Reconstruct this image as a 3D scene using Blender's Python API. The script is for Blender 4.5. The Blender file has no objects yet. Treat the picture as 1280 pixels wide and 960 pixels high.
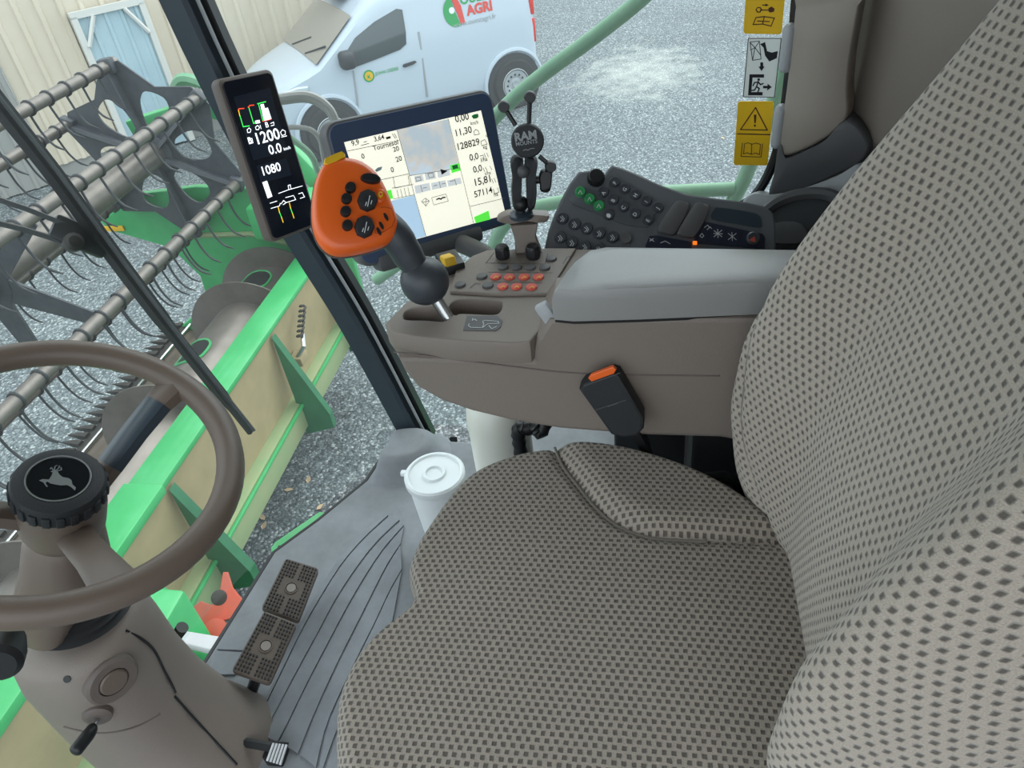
import bpy, bmesh, math, random
from mathutils import Vector as V, Matrix
random.seed(7)
sc = bpy.context.scene
COL = sc.collection
# ---------------------------------------------------------------- camera
F_PX = 935.0
def nrm3(v): return v / v.length
UP_C = nrm3(V((-155, 1184, F_PX)))
_x = nrm3(V((175, 745, -F_PX))); XC = nrm3(_x - UP_C * _x.dot(UP_C)); YC = UP_C.cross(XC)
RW = Matrix((XC, YC, UP_C))                 # camera coordinates -> world
CAM = V((-0.45, 0.05, 1.22))
cd = bpy.data.cameras.new('camera'); cam = bpy.data.objects.new('camera', cd); COL.objects.link(cam)
cam.matrix_world = Matrix.Translation(CAM) @ RW.to_4x4()
cd.sensor_width = 36; cd.lens = F_PX / 1280 * 36; cd.clip_start = 0.02; cd.clip_end = 200
sc.camera = cam
# ---------------------------------------------------------------- light
w = bpy.data.worlds.new('sky'); sc.world = w; w.use_nodes = True
wn = w.node_tree.nodes; wl = w.node_tree.links
bg = wn['Background']; bg.inputs[1].default_value = 1.25
geo = wn.new('ShaderNodeNewGeometry'); sep = wn.new('ShaderNodeSeparateXYZ'); rmp = wn.new('ShaderNodeValToRGB')
wl.new(geo.outputs['Incoming'], sep.inputs[0])
mm = wn.new('ShaderNodeMath'); mm.operation = 'MULTIPLY_ADD'; mm.inputs[1].default_value = -0.5; mm.inputs[2].default_value = 0.5
wl.new(sep.outputs['Z'], mm.inputs[0]); wl.new(mm.outputs[0], rmp.inputs[0])
rmp.color_ramp.elements[0].position = 0.45; rmp.color_ramp.elements[0].color = (.80, .88, .94, 1)
rmp.color_ramp.elements[1].position = 1.0; rmp.color_ramp.elements[1].color = (.95, 1.0, 1.05, 1)
wl.new(rmp.outputs[0], bg.inputs[0])
sd = bpy.data.lights.new('sun', 'SUN'); sd.energy = 1.3; sd.angle = math.radians(60); sd.color = (1, .98, .95)
sun = bpy.data.objects.new('sun', sd); COL.objects.link(sun)
sun.rotation_euler = V((-0.58, 0.34, -0.74)).to_track_quat('-Z', 'Y').to_euler()
vs = sc.view_settings; vs.view_transform = 'Standard'; vs.look = 'None'; vs.gamma = 1; vs.use_curve_mapping = False
vs.exposure = 0.76
# ---------------------------------------------------------------- pixel -> place
def ray(px, py): return nrm3(RW @ V((px - 640, 480 - py, -F_PX)))
def P(px, py, **k):
    d = ray(px, py); (a, v), = k.items(); i = 'xyz'.index(a)
    return CAM + d * ((v - CAM[i]) / d[i])
def PP(px, py, o, n):
    d = ray(px, py); return CAM + d * ((V(o) - CAM).dot(n) / d.dot(n))
# ---------------------------------------------------------------- object helpers
Wm = {}
I4 = Matrix.Identity(4)
def tag(o, label=None, cat=None, group=None, kind=None):
    if label: o['label'] = label
    if cat: o['category'] = cat
    if group: o['group'] = group
    if kind: o['kind'] = kind
    return o
def put(o, parent, M):
    COL.objects.link(o); Wm[o] = M
    if parent: o.parent = parent; o.matrix_basis = Wm[parent].inverted() @ M
    else: o.matrix_basis = M
    return o
def thing(name, label, cat, loc, group=None):
    o = bpy.data.objects.new(name, None); o.empty_display_size = .05
    put(o, None, Matrix.Translation(V(loc))); return tag(o, label, cat, group)
def inst(name, me, M, parent=None):
    return put(bpy.data.objects.new(name, me), parent, M)
def fin(me, mat, smooth=40):
    if mat: me.materials.append(mat)
    if smooth:
        for p in me.polygons: p.use_smooth = True
        if smooth < 170: me.set_sharp_from_angle(angle=math.radians(smooth))
    return me
def link(name, me, parent=None, mat=None, smooth=40, base=None):
    """me: mesh whose verts are in world space"""
    fin(me, mat, smooth)
    if parent: M = Wm[parent]
    else:
        if base is None:
            n = max(1, len(me.vertices)); c = V((0, 0, 0)); zm = 1e9
            for v in me.vertices: c += v.co; zm = min(zm, v.co.z)
            base = V((c.x / n, c.y / n, zm))
        M = Matrix.Translation(V(base))
    me.transform(M.inverted())
    return put(bpy.data.objects.new(name, me), parent, M)
def mk(name, verts, faces, mat=None, parent=None, smooth=40, uv=None, base=None, flip=False):
    me = bpy.data.meshes.new(name)
    me.from_pydata([tuple(v) for v in verts], [], faces)
    if uv:
        l = me.uv_layers.new(name='UVMap')
        for lp in me.loops: l.data[lp.index].uv = uv[lp.vertex_index]
    bm = bmesh.new(); bm.from_mesh(me); bmesh.ops.recalc_face_normals(bm, faces=bm.faces)
    bm.to_mesh(me); bm.free()
    return link(name, me, parent, mat, smooth, base)
def frame(o, n, up):
    n = nrm3(V(n)); u = nrm3(V(up).cross(n)); v = n.cross(u)
    return Matrix(((u.x, v.x, n.x, o[0]), (u.y, v.y, n.y, o[1]), (u.z, v.z, n.z, o[2]), (0, 0, 0, 1)))
def me_bm(bm, name):
    me = bpy.data.meshes.new(name); bm.to_mesh(me); bm.free(); return me
def box_me(size, bev=0, seg=2, M=I4, name='box'):
    bm = bmesh.new(); bmesh.ops.create_cube(bm, size=1)
    bmesh.ops.scale(bm, vec=V(size), verts=bm.verts)
    if bev: bmesh.ops.bevel(bm, geom=bm.edges[:], offset=bev, segments=seg, profile=.5, affect='EDGES')
    bm.transform(M); return me_bm(bm, name)
def box(name, size, M, mat, parent=None, bev=0, seg=2):
    return link(name, box_me(size, bev, seg, M, name), parent, mat)
def lathe_me(prof, seg=32, M=I4, name='lathe', cap=True):
    vs_, fs = [], []
    for r, h in prof:
        for i in range(seg):
            a = 2 * math.pi * i / seg; vs_.append(M @ V((r * math.cos(a), r * math.sin(a), h)))
    for j in range(len(prof) - 1):
        for i in range(seg):
            k = (i + 1) % seg; fs.append((j * seg + i, j * seg + k, (j + 1) * seg + k, (j + 1) * seg + i))
    if cap:
        fs.append(tuple(range(seg))[::-1]); fs.append(tuple((len(prof) - 1) * seg + i for i in range(seg)))
    me = bpy.data.meshes.new(name); me.from_pydata([tuple(v) for v in vs_], [], fs)
    bm = bmesh.new(); bm.from_mesh(me); bmesh.ops.recalc_face_normals(bm, faces=bm.faces); bm.to_mesh(me); bm.free()
    return me
def lathe(name, prof, M, mat, parent=None, seg=32, smooth=35):
    return link(name, lathe_me(prof, seg, M, name), parent, mat, smooth)
def spline(pts, n):
    """Catmull-Rom through pts, n per span"""
    pts = [V(p) for p in pts]; out = []
    for i in range(len(pts) - 1):
        p0 = pts[max(i - 1, 0)]; p1 = pts[i]; p2 = pts[i + 1]; p3 = pts[min(i + 2, len(pts) - 1)]
        for k in range(n):
            t = k / n
            out.append(.5 * ((2 * p1) + (p2 - p0) * t + (2 * p0 - 5 * p1 + 4 * p2 - p3) * t * t + (3 * p1 - p0 - 3 * p2 + p3) * t ** 3))
    out.append(pts[-1]); return out
def cspline(pts, n):
    pts = [V(p) for p in pts]; N = len(pts); out = []
    for i in range(N):
        p0, p1, p2, p3 = pts[i - 1], pts[i], pts[(i + 1) % N], pts[(i + 2) % N]
        for k in range(n):
            t = k / n
            out.append(.5 * ((2 * p1) + (p2 - p0) * t + (2 * p0 - 5 * p1 + 4 * p2 - p3) * t * t + (3 * p1 - p0 - 3 * p2 + p3) * t ** 3))
    return out
def tube_data(path, rad, seg=10, section=None):
    """sweep; section: list of 2D points (x side, y up) or circle"""
    path = [V(p) for p in path]; n = len(path)
    rads = rad if isinstance(rad, (list, tuple)) else [rad] * n
    vs_, fs = [], []; T0 = None; nv = None
    for i, p in enumerate(path):
        T = nrm3(path[min(i + 1, n - 1)] - path[max(i - 1, 0)])
        if nv is None:
            a = V((0, 0, 1)) if abs(T.z) < .9 else V((0, 1, 0)); nv = nrm3(a - T * a.dot(T))
        else: nv = nrm3(nv - T * nv.dot(T))
        b = T.cross(nv)
        if section: pts = [(x * rads[i], y * rads[i]) for x, y in section]
        else: pts = [(rads[i] * math.cos(2 * math.pi * k / seg), rads[i] * math.sin(2 * math.pi * k / seg)) for k in range(seg)]
        for x, y in pts: vs_.append(p + b * x + nv * y)
    m = len(section) if section else seg
    for j in range(n - 1):
        for i in range(m):
            k = (i + 1) % m; fs.append((j * m + i, j * m + k, (j + 1) * m + k, (j + 1) * m + i))
    fs.append(tuple(range(m))[::-1]); fs.append(tuple((n - 1) * m + i for i in range(m)))
    return vs_, fs
def tube(name, path, rad, mat, parent=None, seg=10, section=None, smooth=40):
    a, b = tube_data(path, rad, seg, section); return mk(name, a, b, mat, parent, smooth)
def rrect(w_, h, r, n=4):
    out = []
    for cx, cy, a0 in ((w_ / 2 - r, h / 2 - r, 0), (-w_ / 2 + r, h / 2 - r, 90), (-w_ / 2 + r, -h / 2 + r, 180), (w_ / 2 - r, -h / 2 + r, 270)):
        for k in range(n + 1):
            a = math.radians(a0 + 90 * k / n); out.append((cx + r * math.cos(a), cy + r * math.sin(a)))
    return out
def curve_me(cu, M, name):
    o = bpy.data.objects.new('tmp', cu); COL.objects.link(o)
    dg = bpy.context.evaluated_depsgraph_get(); dg.update()
    me = bpy.data.meshes.new_from_object(o.evaluated_get(dg)); me.name = name
    bpy.data.objects.remove(o); bpy.data.curves.remove(cu)
    me.transform(M); me.materials.clear(); return me
def plate_me(outs, M, thick, bev=0, name='plate'):
    """flat plate from closed 2D outlines (later ones inside the first are holes), back on z=0"""
    cu = bpy.data.curves.new(name, 'CURVE'); cu.dimensions = '2D'; cu.fill_mode = 'BOTH'
    for o in outs:
        s = cu.splines.new('POLY'); s.points.add(len(o) - 1)
        for p, q in zip(s.points, o): p.co = (q[0], q[1], 0, 1)
        s.use_cyclic_u = True
    cu.extrude = max(thick / 2 - bev, 0); cu.bevel_depth = bev; cu.bevel_resolution = 1
    if bev: cu.offset = -bev
    return curve_me(cu, M @ Matrix.Translation((0, 0, thick / 2)), name)
def plate(name, outs, M, thick, mat, parent=None, bev=0, smooth=35):
    if not isinstance(outs[0][0], (tuple, list, V)): outs = [outs]
    me = plate_me(outs, M, thick, bev, name)
    return link(name, me, parent, mat, smooth)
def local(M, pts):
    Mi = M.inverted(); return [tuple((Mi @ V(p))[:2]) for p in pts]
def pplate(name, pix, M, thick, mat, parent=None, bev=0, sp=0):
    """plate whose outline is read from the photograph on the plane of frame M"""
    o = M.to_translation(); n = M.col[2].to_3d()
    pts = [PP(x, y, o, n) for x, y in pix]
    if sp: pts = cspline(pts, sp)
    return plate(name, [local(M, pts)], M, thick, mat, parent, bev)
def text_me(s, M, size=1, width=None, name='text', depth=0.0002, align='LEFT', bold=0, shear=0):
    cu = bpy.data.curves.new(name, 'FONT'); cu.body = s; cu.size = size; cu.align_x = align
    cu.extrude = 0; cu.offset = bold; cu.shear = shear; cu.resolution_u = 3
    me = curve_me(cu, I4, name)
    if width and len(me.vertices):
        x0 = min(v.co.x for v in me.vertices); x1 = max(v.co.x for v in me.vertices)
        k = width / max(1e-6, x1 - x0); me.transform(Matrix.Translation((-x0 * k, 0, 0)) @ Matrix.Diagonal((k, k, k, 1)))
    me.transform(M @ Matrix.Translation((0, 0, depth))); return me
def join_me(mes, name='joined'):
    bm = bmesh.new()
    for m in mes: bm.from_mesh(m); bpy.data.meshes.remove(m)
    return me_bm(bm, name)
def dome_data(ring, n, hs):
    """ring: world outline; hs: list of (scale, height) from rim to centre"""
    n = nrm3(V(n)); c = sum(ring, V((0, 0, 0))) / len(ring); m = len(ring); vs_, fs = [], []
    for s, h in hs:
        for p in ring: vs_.append(c + (p - c) * s + n * h)
    for j in range(len(hs) - 1):
        for i in range(m):
            k = (i + 1) % m; fs.append((j * m + i, j * m + k, (j + 1) * m + k, (j + 1) * m + i))
    fs.append(tuple(range(m))[::-1]); fs.append(tuple((len(hs) - 1) * m + i for i in range(m)))
    return vs_, fs
def dome(name, ring, n, hs, mat, parent=None, smooth=50):
    a, b = dome_data([V(p) for p in ring], n, hs); return mk(name, a, b, mat, parent, smooth)
def disc_hs(h, r=.25): return [(1, 0), (1, h * (1 - r)), (.93, h * .93), (.8, h), (.4, h * 1.03)]
def ss(a, b, x):
    t = min(1, max(0, (x - a) / (b - a))); return t * t * (3 - 2 * t)
def interp(tab, x):
    for (a, va), (b, vb) in zip(tab, tab[1:]):
        if x <= b: return va + (vb - va) * max(0, (x - a) / (b - a))
    return tab[-1][1]
# ---------------------------------------------------------------- materials
def lin(c):
    return tuple(((x / 255) / 12.92 if x / 255 <= .04045 else ((x / 255 + .055) / 1.055) ** 2.4) for x in c) + (1,)
MT = {}
def mat(name, col, rough=.5, metal=0, var=0, vscale=8, col2=None, bump=0, bscale=400, spec=.5, emit=0, coat=0):
    m = bpy.data.materials.new(name); m.use_nodes = True; nt = m.node_tree; N = nt.nodes; L = nt.links
    b = N['Principled BSDF']; b.inputs['Base Color'].default_value = lin(col); b.inputs['Roughness'].default_value = rough
    b.inputs['Metallic'].default_value = metal; b.inputs['Specular IOR Level'].default_value = spec
    if coat: b.inputs['Coat Weight'].default_value = coat
    if emit: b.inputs['Emission Color'].default_value = lin(col); b.inputs['Emission Strength'].default_value = emit
    if var or bump: tc = N.new('ShaderNodeTexCoord')
    if var:
        n = N.new('ShaderNodeTexNoise'); n.inputs['Scale'].default_value = vscale; n.inputs['Detail'].default_value = 5
        n.inputs['Roughness'].default_value = .65
        L.new(tc.outputs['Object'], n.inputs['Vector'])
        r = N.new('ShaderNodeValToRGB'); r.color_ramp.elements[0].position = .5 - .5 * var * .6 - .08; r.color_ramp.elements[1].position = .5 + .35 * var + .1
        c2 = lin(col2) if col2 else tuple(x * (1 - .45 * var) for x in lin(col)[:3]) + (1,)
        r.color_ramp.elements[0].color = lin(col); r.color_ramp.elements[1].color = c2
        L.new(n.outputs['Fac'], r.inputs['Fac']); L.new(r.outputs['Color'], b.inputs['Base Color'])
    if bump:
        n2 = N.new('ShaderNodeTexNoise'); n2.inputs['Scale'].default_value = bscale; n2.inputs['Detail'].default_value = 2
        L.new(tc.outputs['Object'], n2.inputs['Vector'])
        bp = N.new('ShaderNodeBump'); bp.inputs['Strength'].default_value = bump; bp.inputs['Distance'].default_value = .002
        L.new(n2.outputs['Fac'], bp.inputs['Height']); L.new(bp.outputs['Normal'], b.inputs['Normal'])
    MT[name] = m; return m
mat('taupe', (126, 116, 108), .52, bump=.25, bscale=700)
mat('taupe_dark', (100, 90, 84), .55, bump=.25, bscale=700)
mat('wheel_brown', (104, 90, 80), .42, bump=.15, bscale=900)
mat('charcoal', (78, 78, 80), .5, bump=.2, bscale=800)
mat('key_grey', (88, 87, 88), .5)
mat('key_dark', (62, 65, 71), .4)
mat('navy_panel', (34, 38, 56), .4)
mat('slate', (52, 63, 72), .34)
mat('taupe_light', (158, 148, 138), .55, bump=.2, bscale=700)
mat('black', (22, 23, 25), .45)
mat('black_soft', (30, 32, 36), .6, bump=.3, bscale=600)
mat('black_gloss', (14, 16, 20), .15)
mat('rubber', (36, 37, 39), .55)
mat('pad_grey', (164, 167, 170), .42, bump=.2, bscale=700)
mat('armrest_grey', (140, 139, 138), .33, bump=.15, bscale=700)
mat('mat_grey', (138, 142, 146), .6, var=.35, vscale=9, col2=(112, 115, 118), bump=.2, bscale=300)
mat('rib_grey', (134, 139, 144), .55, var=.4, vscale=7, col2=(104, 107, 111), bump=.2, bscale=300)
mat('green', (38, 148, 78), .42, var=.5, vscale=3.5, col2=(70, 170, 105), coat=.2)
mat('green_dark', (34, 92, 62), .5, var=.5, vscale=5, col2=(50, 112, 76))
mat('green_dusty', (118, 150, 104), .7, var=.7, vscale=4, col2=(150, 150, 112))
mat('dusty_sheet', (166, 148, 112), .75, var=.7, vscale=5, col2=(136, 126, 92))
mat('trough_steel', (120, 106, 92), .45, metal=.35, var=.7, vscale=9, col2=(92, 84, 74))
mat('auger_steel', (134, 126, 120), .38, metal=.5, var=.9, vscale=6, col2=(96, 92, 84))
mat('reel_tube', (118, 111, 104), .38, metal=.45, var=.6, vscale=12, col2=(88, 84, 80))
mat('reel_grey', (48, 54, 61), .55, var=.6, vscale=14, col2=(74, 77, 80))
mat('tine_steel', (52, 55, 58), .45, metal=.4)
mat('dark_steel', (62, 58, 54), .55, metal=.4, var=.6, vscale=20)
mat('bright_steel', (190, 192, 192), .25, metal=.9)
mat('red_oxide', (196, 78, 58), .6, var=.6, vscale=14, col2=(150, 84, 66))
mat('yellow', (222, 176, 30), .5)
mat('sticker_yellow', (250, 200, 30), .5)
mat('sticker_white', (246, 252, 248), .5)
mat('print_black', (20, 22, 26), .6)
mat('print_brown', (90, 45, 30), .6)
mat('print_white', (226, 230, 232), .6)
mat('print_grey', (150, 154, 156), .6)
mat('print_green', (40, 150, 80), .5)
mat('print_red', (214, 70, 58), .5)
mat('orange', (232, 98, 24), .38, coat=.15)
mat('orange_lit', (255, 120, 30), .5, emit=.6)
mat('key_red', (214, 92, 78), .5)
mat('key_green', (42, 138, 78), .5)
mat('key_print', (205, 208, 210), .6)
mat('van_white', (184, 194, 204), .3, coat=.4)
mat('van_trim', (52, 55, 58), .6)
mat('van_glass', (70, 78, 80), .12, spec=.6)
mat('van_screen', (142, 136, 128), .15, spec=.6)
mat('tyre', (52, 53, 54), .8, bump=.3, bscale=60)
mat('steel_rim', (176, 180, 182), .4, metal=.4)
mat('lamp_clear', (200, 210, 214), .1, spec=.7)
mat('lamp_red', (210, 50, 40), .2)
mat('cladding', (214, 203, 184), .55, var=.25, vscale=.7, col2=(200, 188, 168))
mat('rail_green', (92, 146, 110), .5, var=.5, vscale=9, col2=(128, 164, 132))
mat('cladding_base', (150, 150, 146), .8)
mat('door_blue', (176, 198, 206), .4, var=.3, vscale=1.2, col2=(160, 184, 194))
mat('door_frame', (206, 206, 200), .5)
mat('bucket_white', (222, 227, 228), .4)
mat('ledge_white', (176, 182, 182), .6, var=.5, vscale=8)
mat('jug_white', (214, 214, 204), .35)
mat('hose_grey', (150, 148, 142), .5)
mat('leaf', (190, 166, 134), .8)
mat('grass', (70, 120, 62), .8)
mat('ceiling_grey', (150, 150, 146), .8)
mat('glow_green', (60, 220, 90), .5, emit=.8)
mat('glow_red', (240, 70, 40), .5, emit=.8)
mat('glow_yellow', (240, 190, 40), .5, emit=.8)
mat('glow_white', (236, 240, 244), .5, emit=.85)
mat('screen_dark', (20, 24, 34), .12, emit=.02)
mat('screen_dark2', (32, 38, 50), .12, emit=.05)
mat('screen_cream', (252, 250, 232), .3, emit=.42)
mat('screen_blue', (178, 208, 232), .3, emit=.4)
mat('screen_grey', (206, 212, 214), .3, emit=.4)
mat('screen_lime', (96, 240, 80), .3, emit=.4)
mat('screen_ink', (30, 32, 34), .5)
mat('screen_line', (150, 152, 146), .5)

mat('seam_cord', (120, 114, 106), .8)
mat('slate_ball', (58, 62, 68), .42, bump=.1, bscale=800)
mat('orange_dark', (150, 62, 16), .5)
mat('bezel_navy', (62, 78, 106), .35)
mat('keypad_grey', (94, 97, 101), .5, bump=.15, bscale=800)
mat('key_dark_field', (84, 87, 91), .5)
# camera picture on the monitor: a printed-flat picture with soft earthy and blue areas
m = mat('screen_camera', (190, 205, 215), .3, emit=.38); nt = m.node_tree; b = nt.nodes['Principled BSDF']
tc = nt.nodes.new('ShaderNodeTexCoord'); nz = nt.nodes.new('ShaderNodeTexNoise'); nz.inputs['Scale'].default_value = 22; nz.inputs['Detail'].default_value = 6
rp = nt.nodes.new('ShaderNodeValToRGB'); e = rp.color_ramp.elements
e[0].position = .36; e[0].color = lin((182, 196, 204)); e[1].position = .62; e[1].color = lin((196, 216, 234))
x = rp.color_ramp.elements.new(.5); x.color = lin((206, 204, 198))
nt.links.new(tc.outputs['Object'], nz.inputs[0]); nt.links.new(nz.outputs[0], rp.inputs[0])
nt.links.new(rp.outputs[0], b.inputs['Base Color']); nt.links.new(rp.outputs[0], b.inputs['Emission Color'])

# seat weave (UV in metres)
def fabric(name, light, dark, pu, pv, hw=(.16, .31), hh=(.20, .40)):
    m = bpy.data.materials.new(name); m.use_nodes = True; nt = m.node_tree; N = nt.nodes; L = nt.links; b = N['Principled BSDF']
    b.inputs['Roughness'].default_value = .9; b.inputs['Specular IOR Level'].default_value = .15
    b.inputs['Sheen Weight'].default_value = .25
    uv = N.new('ShaderNodeUVMap'); sp = N.new('ShaderNodeSeparateXYZ'); L.new(uv.outputs[0], sp.inputs[0])
    def M_(op, a, b_=None, c=None):
        n = N.new('ShaderNodeMath'); n.operation = op
        for i, x in enumerate((a, b_, c)):
            if x is None: continue
            if isinstance(x, (int, float)): n.inputs[i].default_value = x
            else: L.new(x, n.inputs[i])
        return n.outputs[0]
    jn = N.new('ShaderNodeTexNoise'); jn.inputs['Scale'].default_value = 110; jn.inputs['Detail'].default_value = 1; L.new(uv.outputs[0], jn.inputs['Vector'])
    jit = M_('MULTIPLY_ADD', jn.outputs['Fac'], .22, -.11)
    v = M_('ADD', M_('DIVIDE', sp.outputs[1], pv), jit)
    row = M_('FLOOR', v); half = M_('MULTIPLY', M_('FLOORED_MODULO', row, 2), .5)
    u = M_('ADD', M_('ADD', M_('DIVIDE', sp.outputs[0], pu), half), jit)
    fu = M_('ABSOLUTE', M_('SUBTRACT', M_('FRACT', u), .5)); fv = M_('ABSOLUTE', M_('SUBTRACT', M_('FRACT', v), .5))
    def sm(x, a, b_):
        n = N.new('ShaderNodeMapRange'); n.interpolation_type = 'SMOOTHSTEP'; L.new(x, n.inputs[0])
        n.inputs[1].default_value = a; n.inputs[2].default_value = b_; n.inputs[3].default_value = 1; n.inputs[4].default_value = 0; return n.outputs[0]
    pit = M_('MULTIPLY', sm(fu, *hw), sm(fv, *hh))
    fn = N.new('ShaderNodeTexNoise'); fn.inputs['Scale'].default_value = 900; fn.inputs['Detail'].default_value = 3; L.new(uv.outputs[0], fn.inputs['Vector'])
    ln = N.new('ShaderNodeTexNoise'); ln.inputs['Scale'].default_value = 9; ln.inputs['Detail'].default_value = 3; L.new(uv.outputs[0], ln.inputs['Vector'])
    c1 = N.new('ShaderNodeMix'); c1.data_type = 'RGBA'; c1.inputs['A'].default_value = lin(light); c1.inputs['B'].default_value = lin(tuple(x * .72 for x in light))
    L.new(M_('MULTIPLY_ADD', fn.outputs['Fac'], 1.4, -.35), c1.inputs['Factor'])
    c2 = N.new('ShaderNodeMix'); c2.data_type = 'RGBA'; c2.inputs['B'].default_value = lin(dark)
    L.new(c1.outputs['Result'], c2.inputs['A']); L.new(M_('MULTIPLY', pit, .9), c2.inputs['Factor'])
    L.new(c2.outputs['Result'], b.inputs['Base Color'])
    h = M_('ADD', M_('MULTIPLY', pit, -1.0), M_('MULTIPLY', fn.outputs['Fac'], .35))
    bp = N.new('ShaderNodeBump'); bp.inputs['Strength'].default_value = .8; bp.inputs['Distance'].default_value = .0022
    L.new(h, bp.inputs['Height']); L.new(bp.outputs[0], b.inputs['Normal']); MT[name] = m
fabric('weave', (168, 158, 146), (84, 78, 72), .0096, .0074)
fabric('weave_back', (180, 169, 156), (76, 71, 66), .0102, .0087, (.09, .29), (.13, .36))
# window glass: clear, thinly dusty
def glass(name, dust, tint):
    m = bpy.data.materials.new(name); m.use_nodes = True; nt = m.node_tree; N = nt.nodes; L = nt.links
    for n in list(N): N.remove(n)
    out = N.new('ShaderNodeOutputMaterial'); tr = N.new('ShaderNodeBsdfTransparent'); tr.inputs[0].default_value = tint
    gl = N.new('ShaderNodeBsdfGlossy'); gl.inputs['Roughness'].default_value = .03
    tl = N.new('ShaderNodeBsdfTranslucent'); tl.inputs[0].default_value = (.85, .9, .9, 1)
    lw = N.new('ShaderNodeLayerWeight'); lw.inputs[0].default_value = .12
    m1 = N.new('ShaderNodeMixShader'); m2 = N.new('ShaderNodeMixShader'); m1.inputs[0].default_value = dust
    L.new(tr.outputs[0], m1.inputs[1]); L.new(tl.outputs[0], m1.inputs[2])
    k = N.new('ShaderNodeMath'); k.operation = 'MULTIPLY'; k.inputs[1].default_value = .5; L.new(lw.outputs['Fresnel'], k.inputs[0])
    L.new(k.outputs[0], m2.inputs[0]); L.new(m1.outputs[0], m2.inputs[1]); L.new(gl.outputs[0], m2.inputs[2])
    L.new(m2.outputs[0], out.inputs[0]); MT[name] = m
glass('glass', .04, (.91, .98, .975, 1))
glass('glass_side', .045, (.86, .95, .955, 1))
# gravel yard
m = bpy.data.materials.new('gravel'); m.use_nodes = True; nt = m.node_tree; N = nt.nodes; L = nt.links; b = N['Principled BSDF']; MT['gravel'] = m
b.inputs['Roughness'].default_value = .85
tc = N.new('ShaderNodeTexCoord'); vo = N.new('ShaderNodeTexVoronoi'); vo.inputs['Scale'].default_value = 52; vo.inputs['Randomness'].default_value = 1
wz = N.new('ShaderNodeTexNoise'); wz.inputs['Scale'].default_value = 14; wz.inputs['Detail'].default_value = 3
ad = N.new('ShaderNodeVectorMath'); ad.operation = 'MULTIPLY_ADD'; ad.inputs[1].default_value = (.04, .04, .04)
L.new(tc.outputs['Object'], wz.inputs['Vector']); L.new(wz.outputs['Color'], ad.inputs[0]); L.new(tc.outputs['Object'], ad.inputs[2]); L.new(ad.outputs[0], vo.inputs['Vector'])
r1 = N.new('ShaderNodeValToRGB'); e = r1.color_ramp.elements; e[0].position = 0; e[0].color = lin((80, 90, 93)); e[1].position = 1; e[1].color = lin((190, 197, 198))
x = e.new(.45); x.color = lin((116, 126, 130)); x = e.new(.8); x.color = lin((140, 150, 152))
sx = N.new('ShaderNodeSeparateXYZ'); L.new(vo.outputs['Color'], sx.inputs[0]); L.new(sx.outputs[0], r1.inputs[0])
ed = N.new('ShaderNodeMapRange'); ed.inputs[1].default_value = .25; ed.inputs[2].default_value = .75; ed.inputs[3].default_value = 1; ed.inputs[4].default_value = .5
L.new(vo.outputs['Distance'], ed.inputs[0])
mx = N.new('ShaderNodeMix'); mx.data_type = 'RGBA'; mx.blend_type = 'MULTIPLY'; mx.inputs['Factor'].default_value = 1
L.new(r1.outputs[0], mx.inputs['A']); L.new(ed.outputs[0], mx.inputs['B'])
big = N.new('ShaderNodeTexNoise'); big.inputs['Scale'].default_value = .55; big.inputs['Detail'].default_value = 6; L.new(tc.outputs['Object'], big.inputs['Vector'])
r2 = N.new('ShaderNodeValToRGB'); e = r2.color_ramp.elements; e[0].position = .35; e[0].color = (.82, .82, .82, 1); e[1].position = .75; e[1].color = (1.1, 1.1, 1.08, 1)
L.new(big.outputs[0], r2.inputs[0])
m3 = N.new('ShaderNodeMix'); m3.data_type = 'RGBA'; m3.blend_type = 'MULTIPLY'; m3.inputs['Factor'].default_value = 1
L.new(mx.outputs['Result'], m3.inputs['A']); L.new(r2.outputs[0], m3.inputs['B'])
# pale dusty stain on the yard
vm = N.new('ShaderNodeVectorMath'); vm.operation = 'SUBTRACT'; STAIN = vm
L.new(tc.outputs['Object'], vm.inputs[0])
vm2 = N.new('ShaderNodeVectorMath'); vm2.operation = 'MULTIPLY'; vm2.inputs[1].default_value = (.55, .8, 1); L.new(vm.outputs[0], vm2.inputs[0])
ln = N.new('ShaderNodeVectorMath'); ln.operation = 'LENGTH'; L.new(vm2.outputs[0], ln.inputs[0])
sn = N.new('ShaderNodeTexNoise'); sn.inputs['Scale'].default_value = 3; sn.inputs['Detail'].default_value = 6; L.new(tc.outputs['Object'], sn.inputs['Vector'])
sa = N.new('ShaderNodeMath'); sa.operation = 'MULTIPLY_ADD'; sa.inputs[1].default_value = 2.2; L.new(sn.outputs[0], sa.inputs[0]); L.new(ln.outputs['Value'], sa.inputs[2])
sr = N.new('ShaderNodeMapRange'); sr.inputs[1].default_value = 1.15; sr.inputs[2].default_value = 2.0; sr.inputs[3].default_value = .42; sr.inputs[4].default_value = 0; L.new(sa.outputs[0], sr.inputs[0])
m4 = N.new('ShaderNodeMix'); m4.data_type = 'RGBA'; m4.inputs['B'].default_value = lin((205, 206, 196))
L.new(sr.outputs[0], m4.inputs['Factor']); L.new(m3.outputs['Result'], m4.inputs['A']); L.new(m4.outputs['Result'], b.inputs['Base Color'])
bp = N.new('ShaderNodeBump'); bp.inputs['Strength'].default_value = .8; bp.inputs['Distance'].default_value = .012; bp.invert = True
L.new(vo.outputs['Distance'], bp.inputs['Height']); L.new(bp.outputs[0], b.inputs['Normal'])
# ================================================================ OUTSIDE
ZG = -2.35
st = P(800, 90, z=ZG); STAIN.inputs[1].default_value = (st.x, st.y, ZG)
g = 45
o = mk('ground', [(-g, -g, ZG), (g, -g, ZG), (g, g, ZG), (-g, g, ZG)], [(0, 1, 2, 3)], MT['gravel'], None, 0, base=(0, 0, 0)); tag(o, kind='structure')
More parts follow.
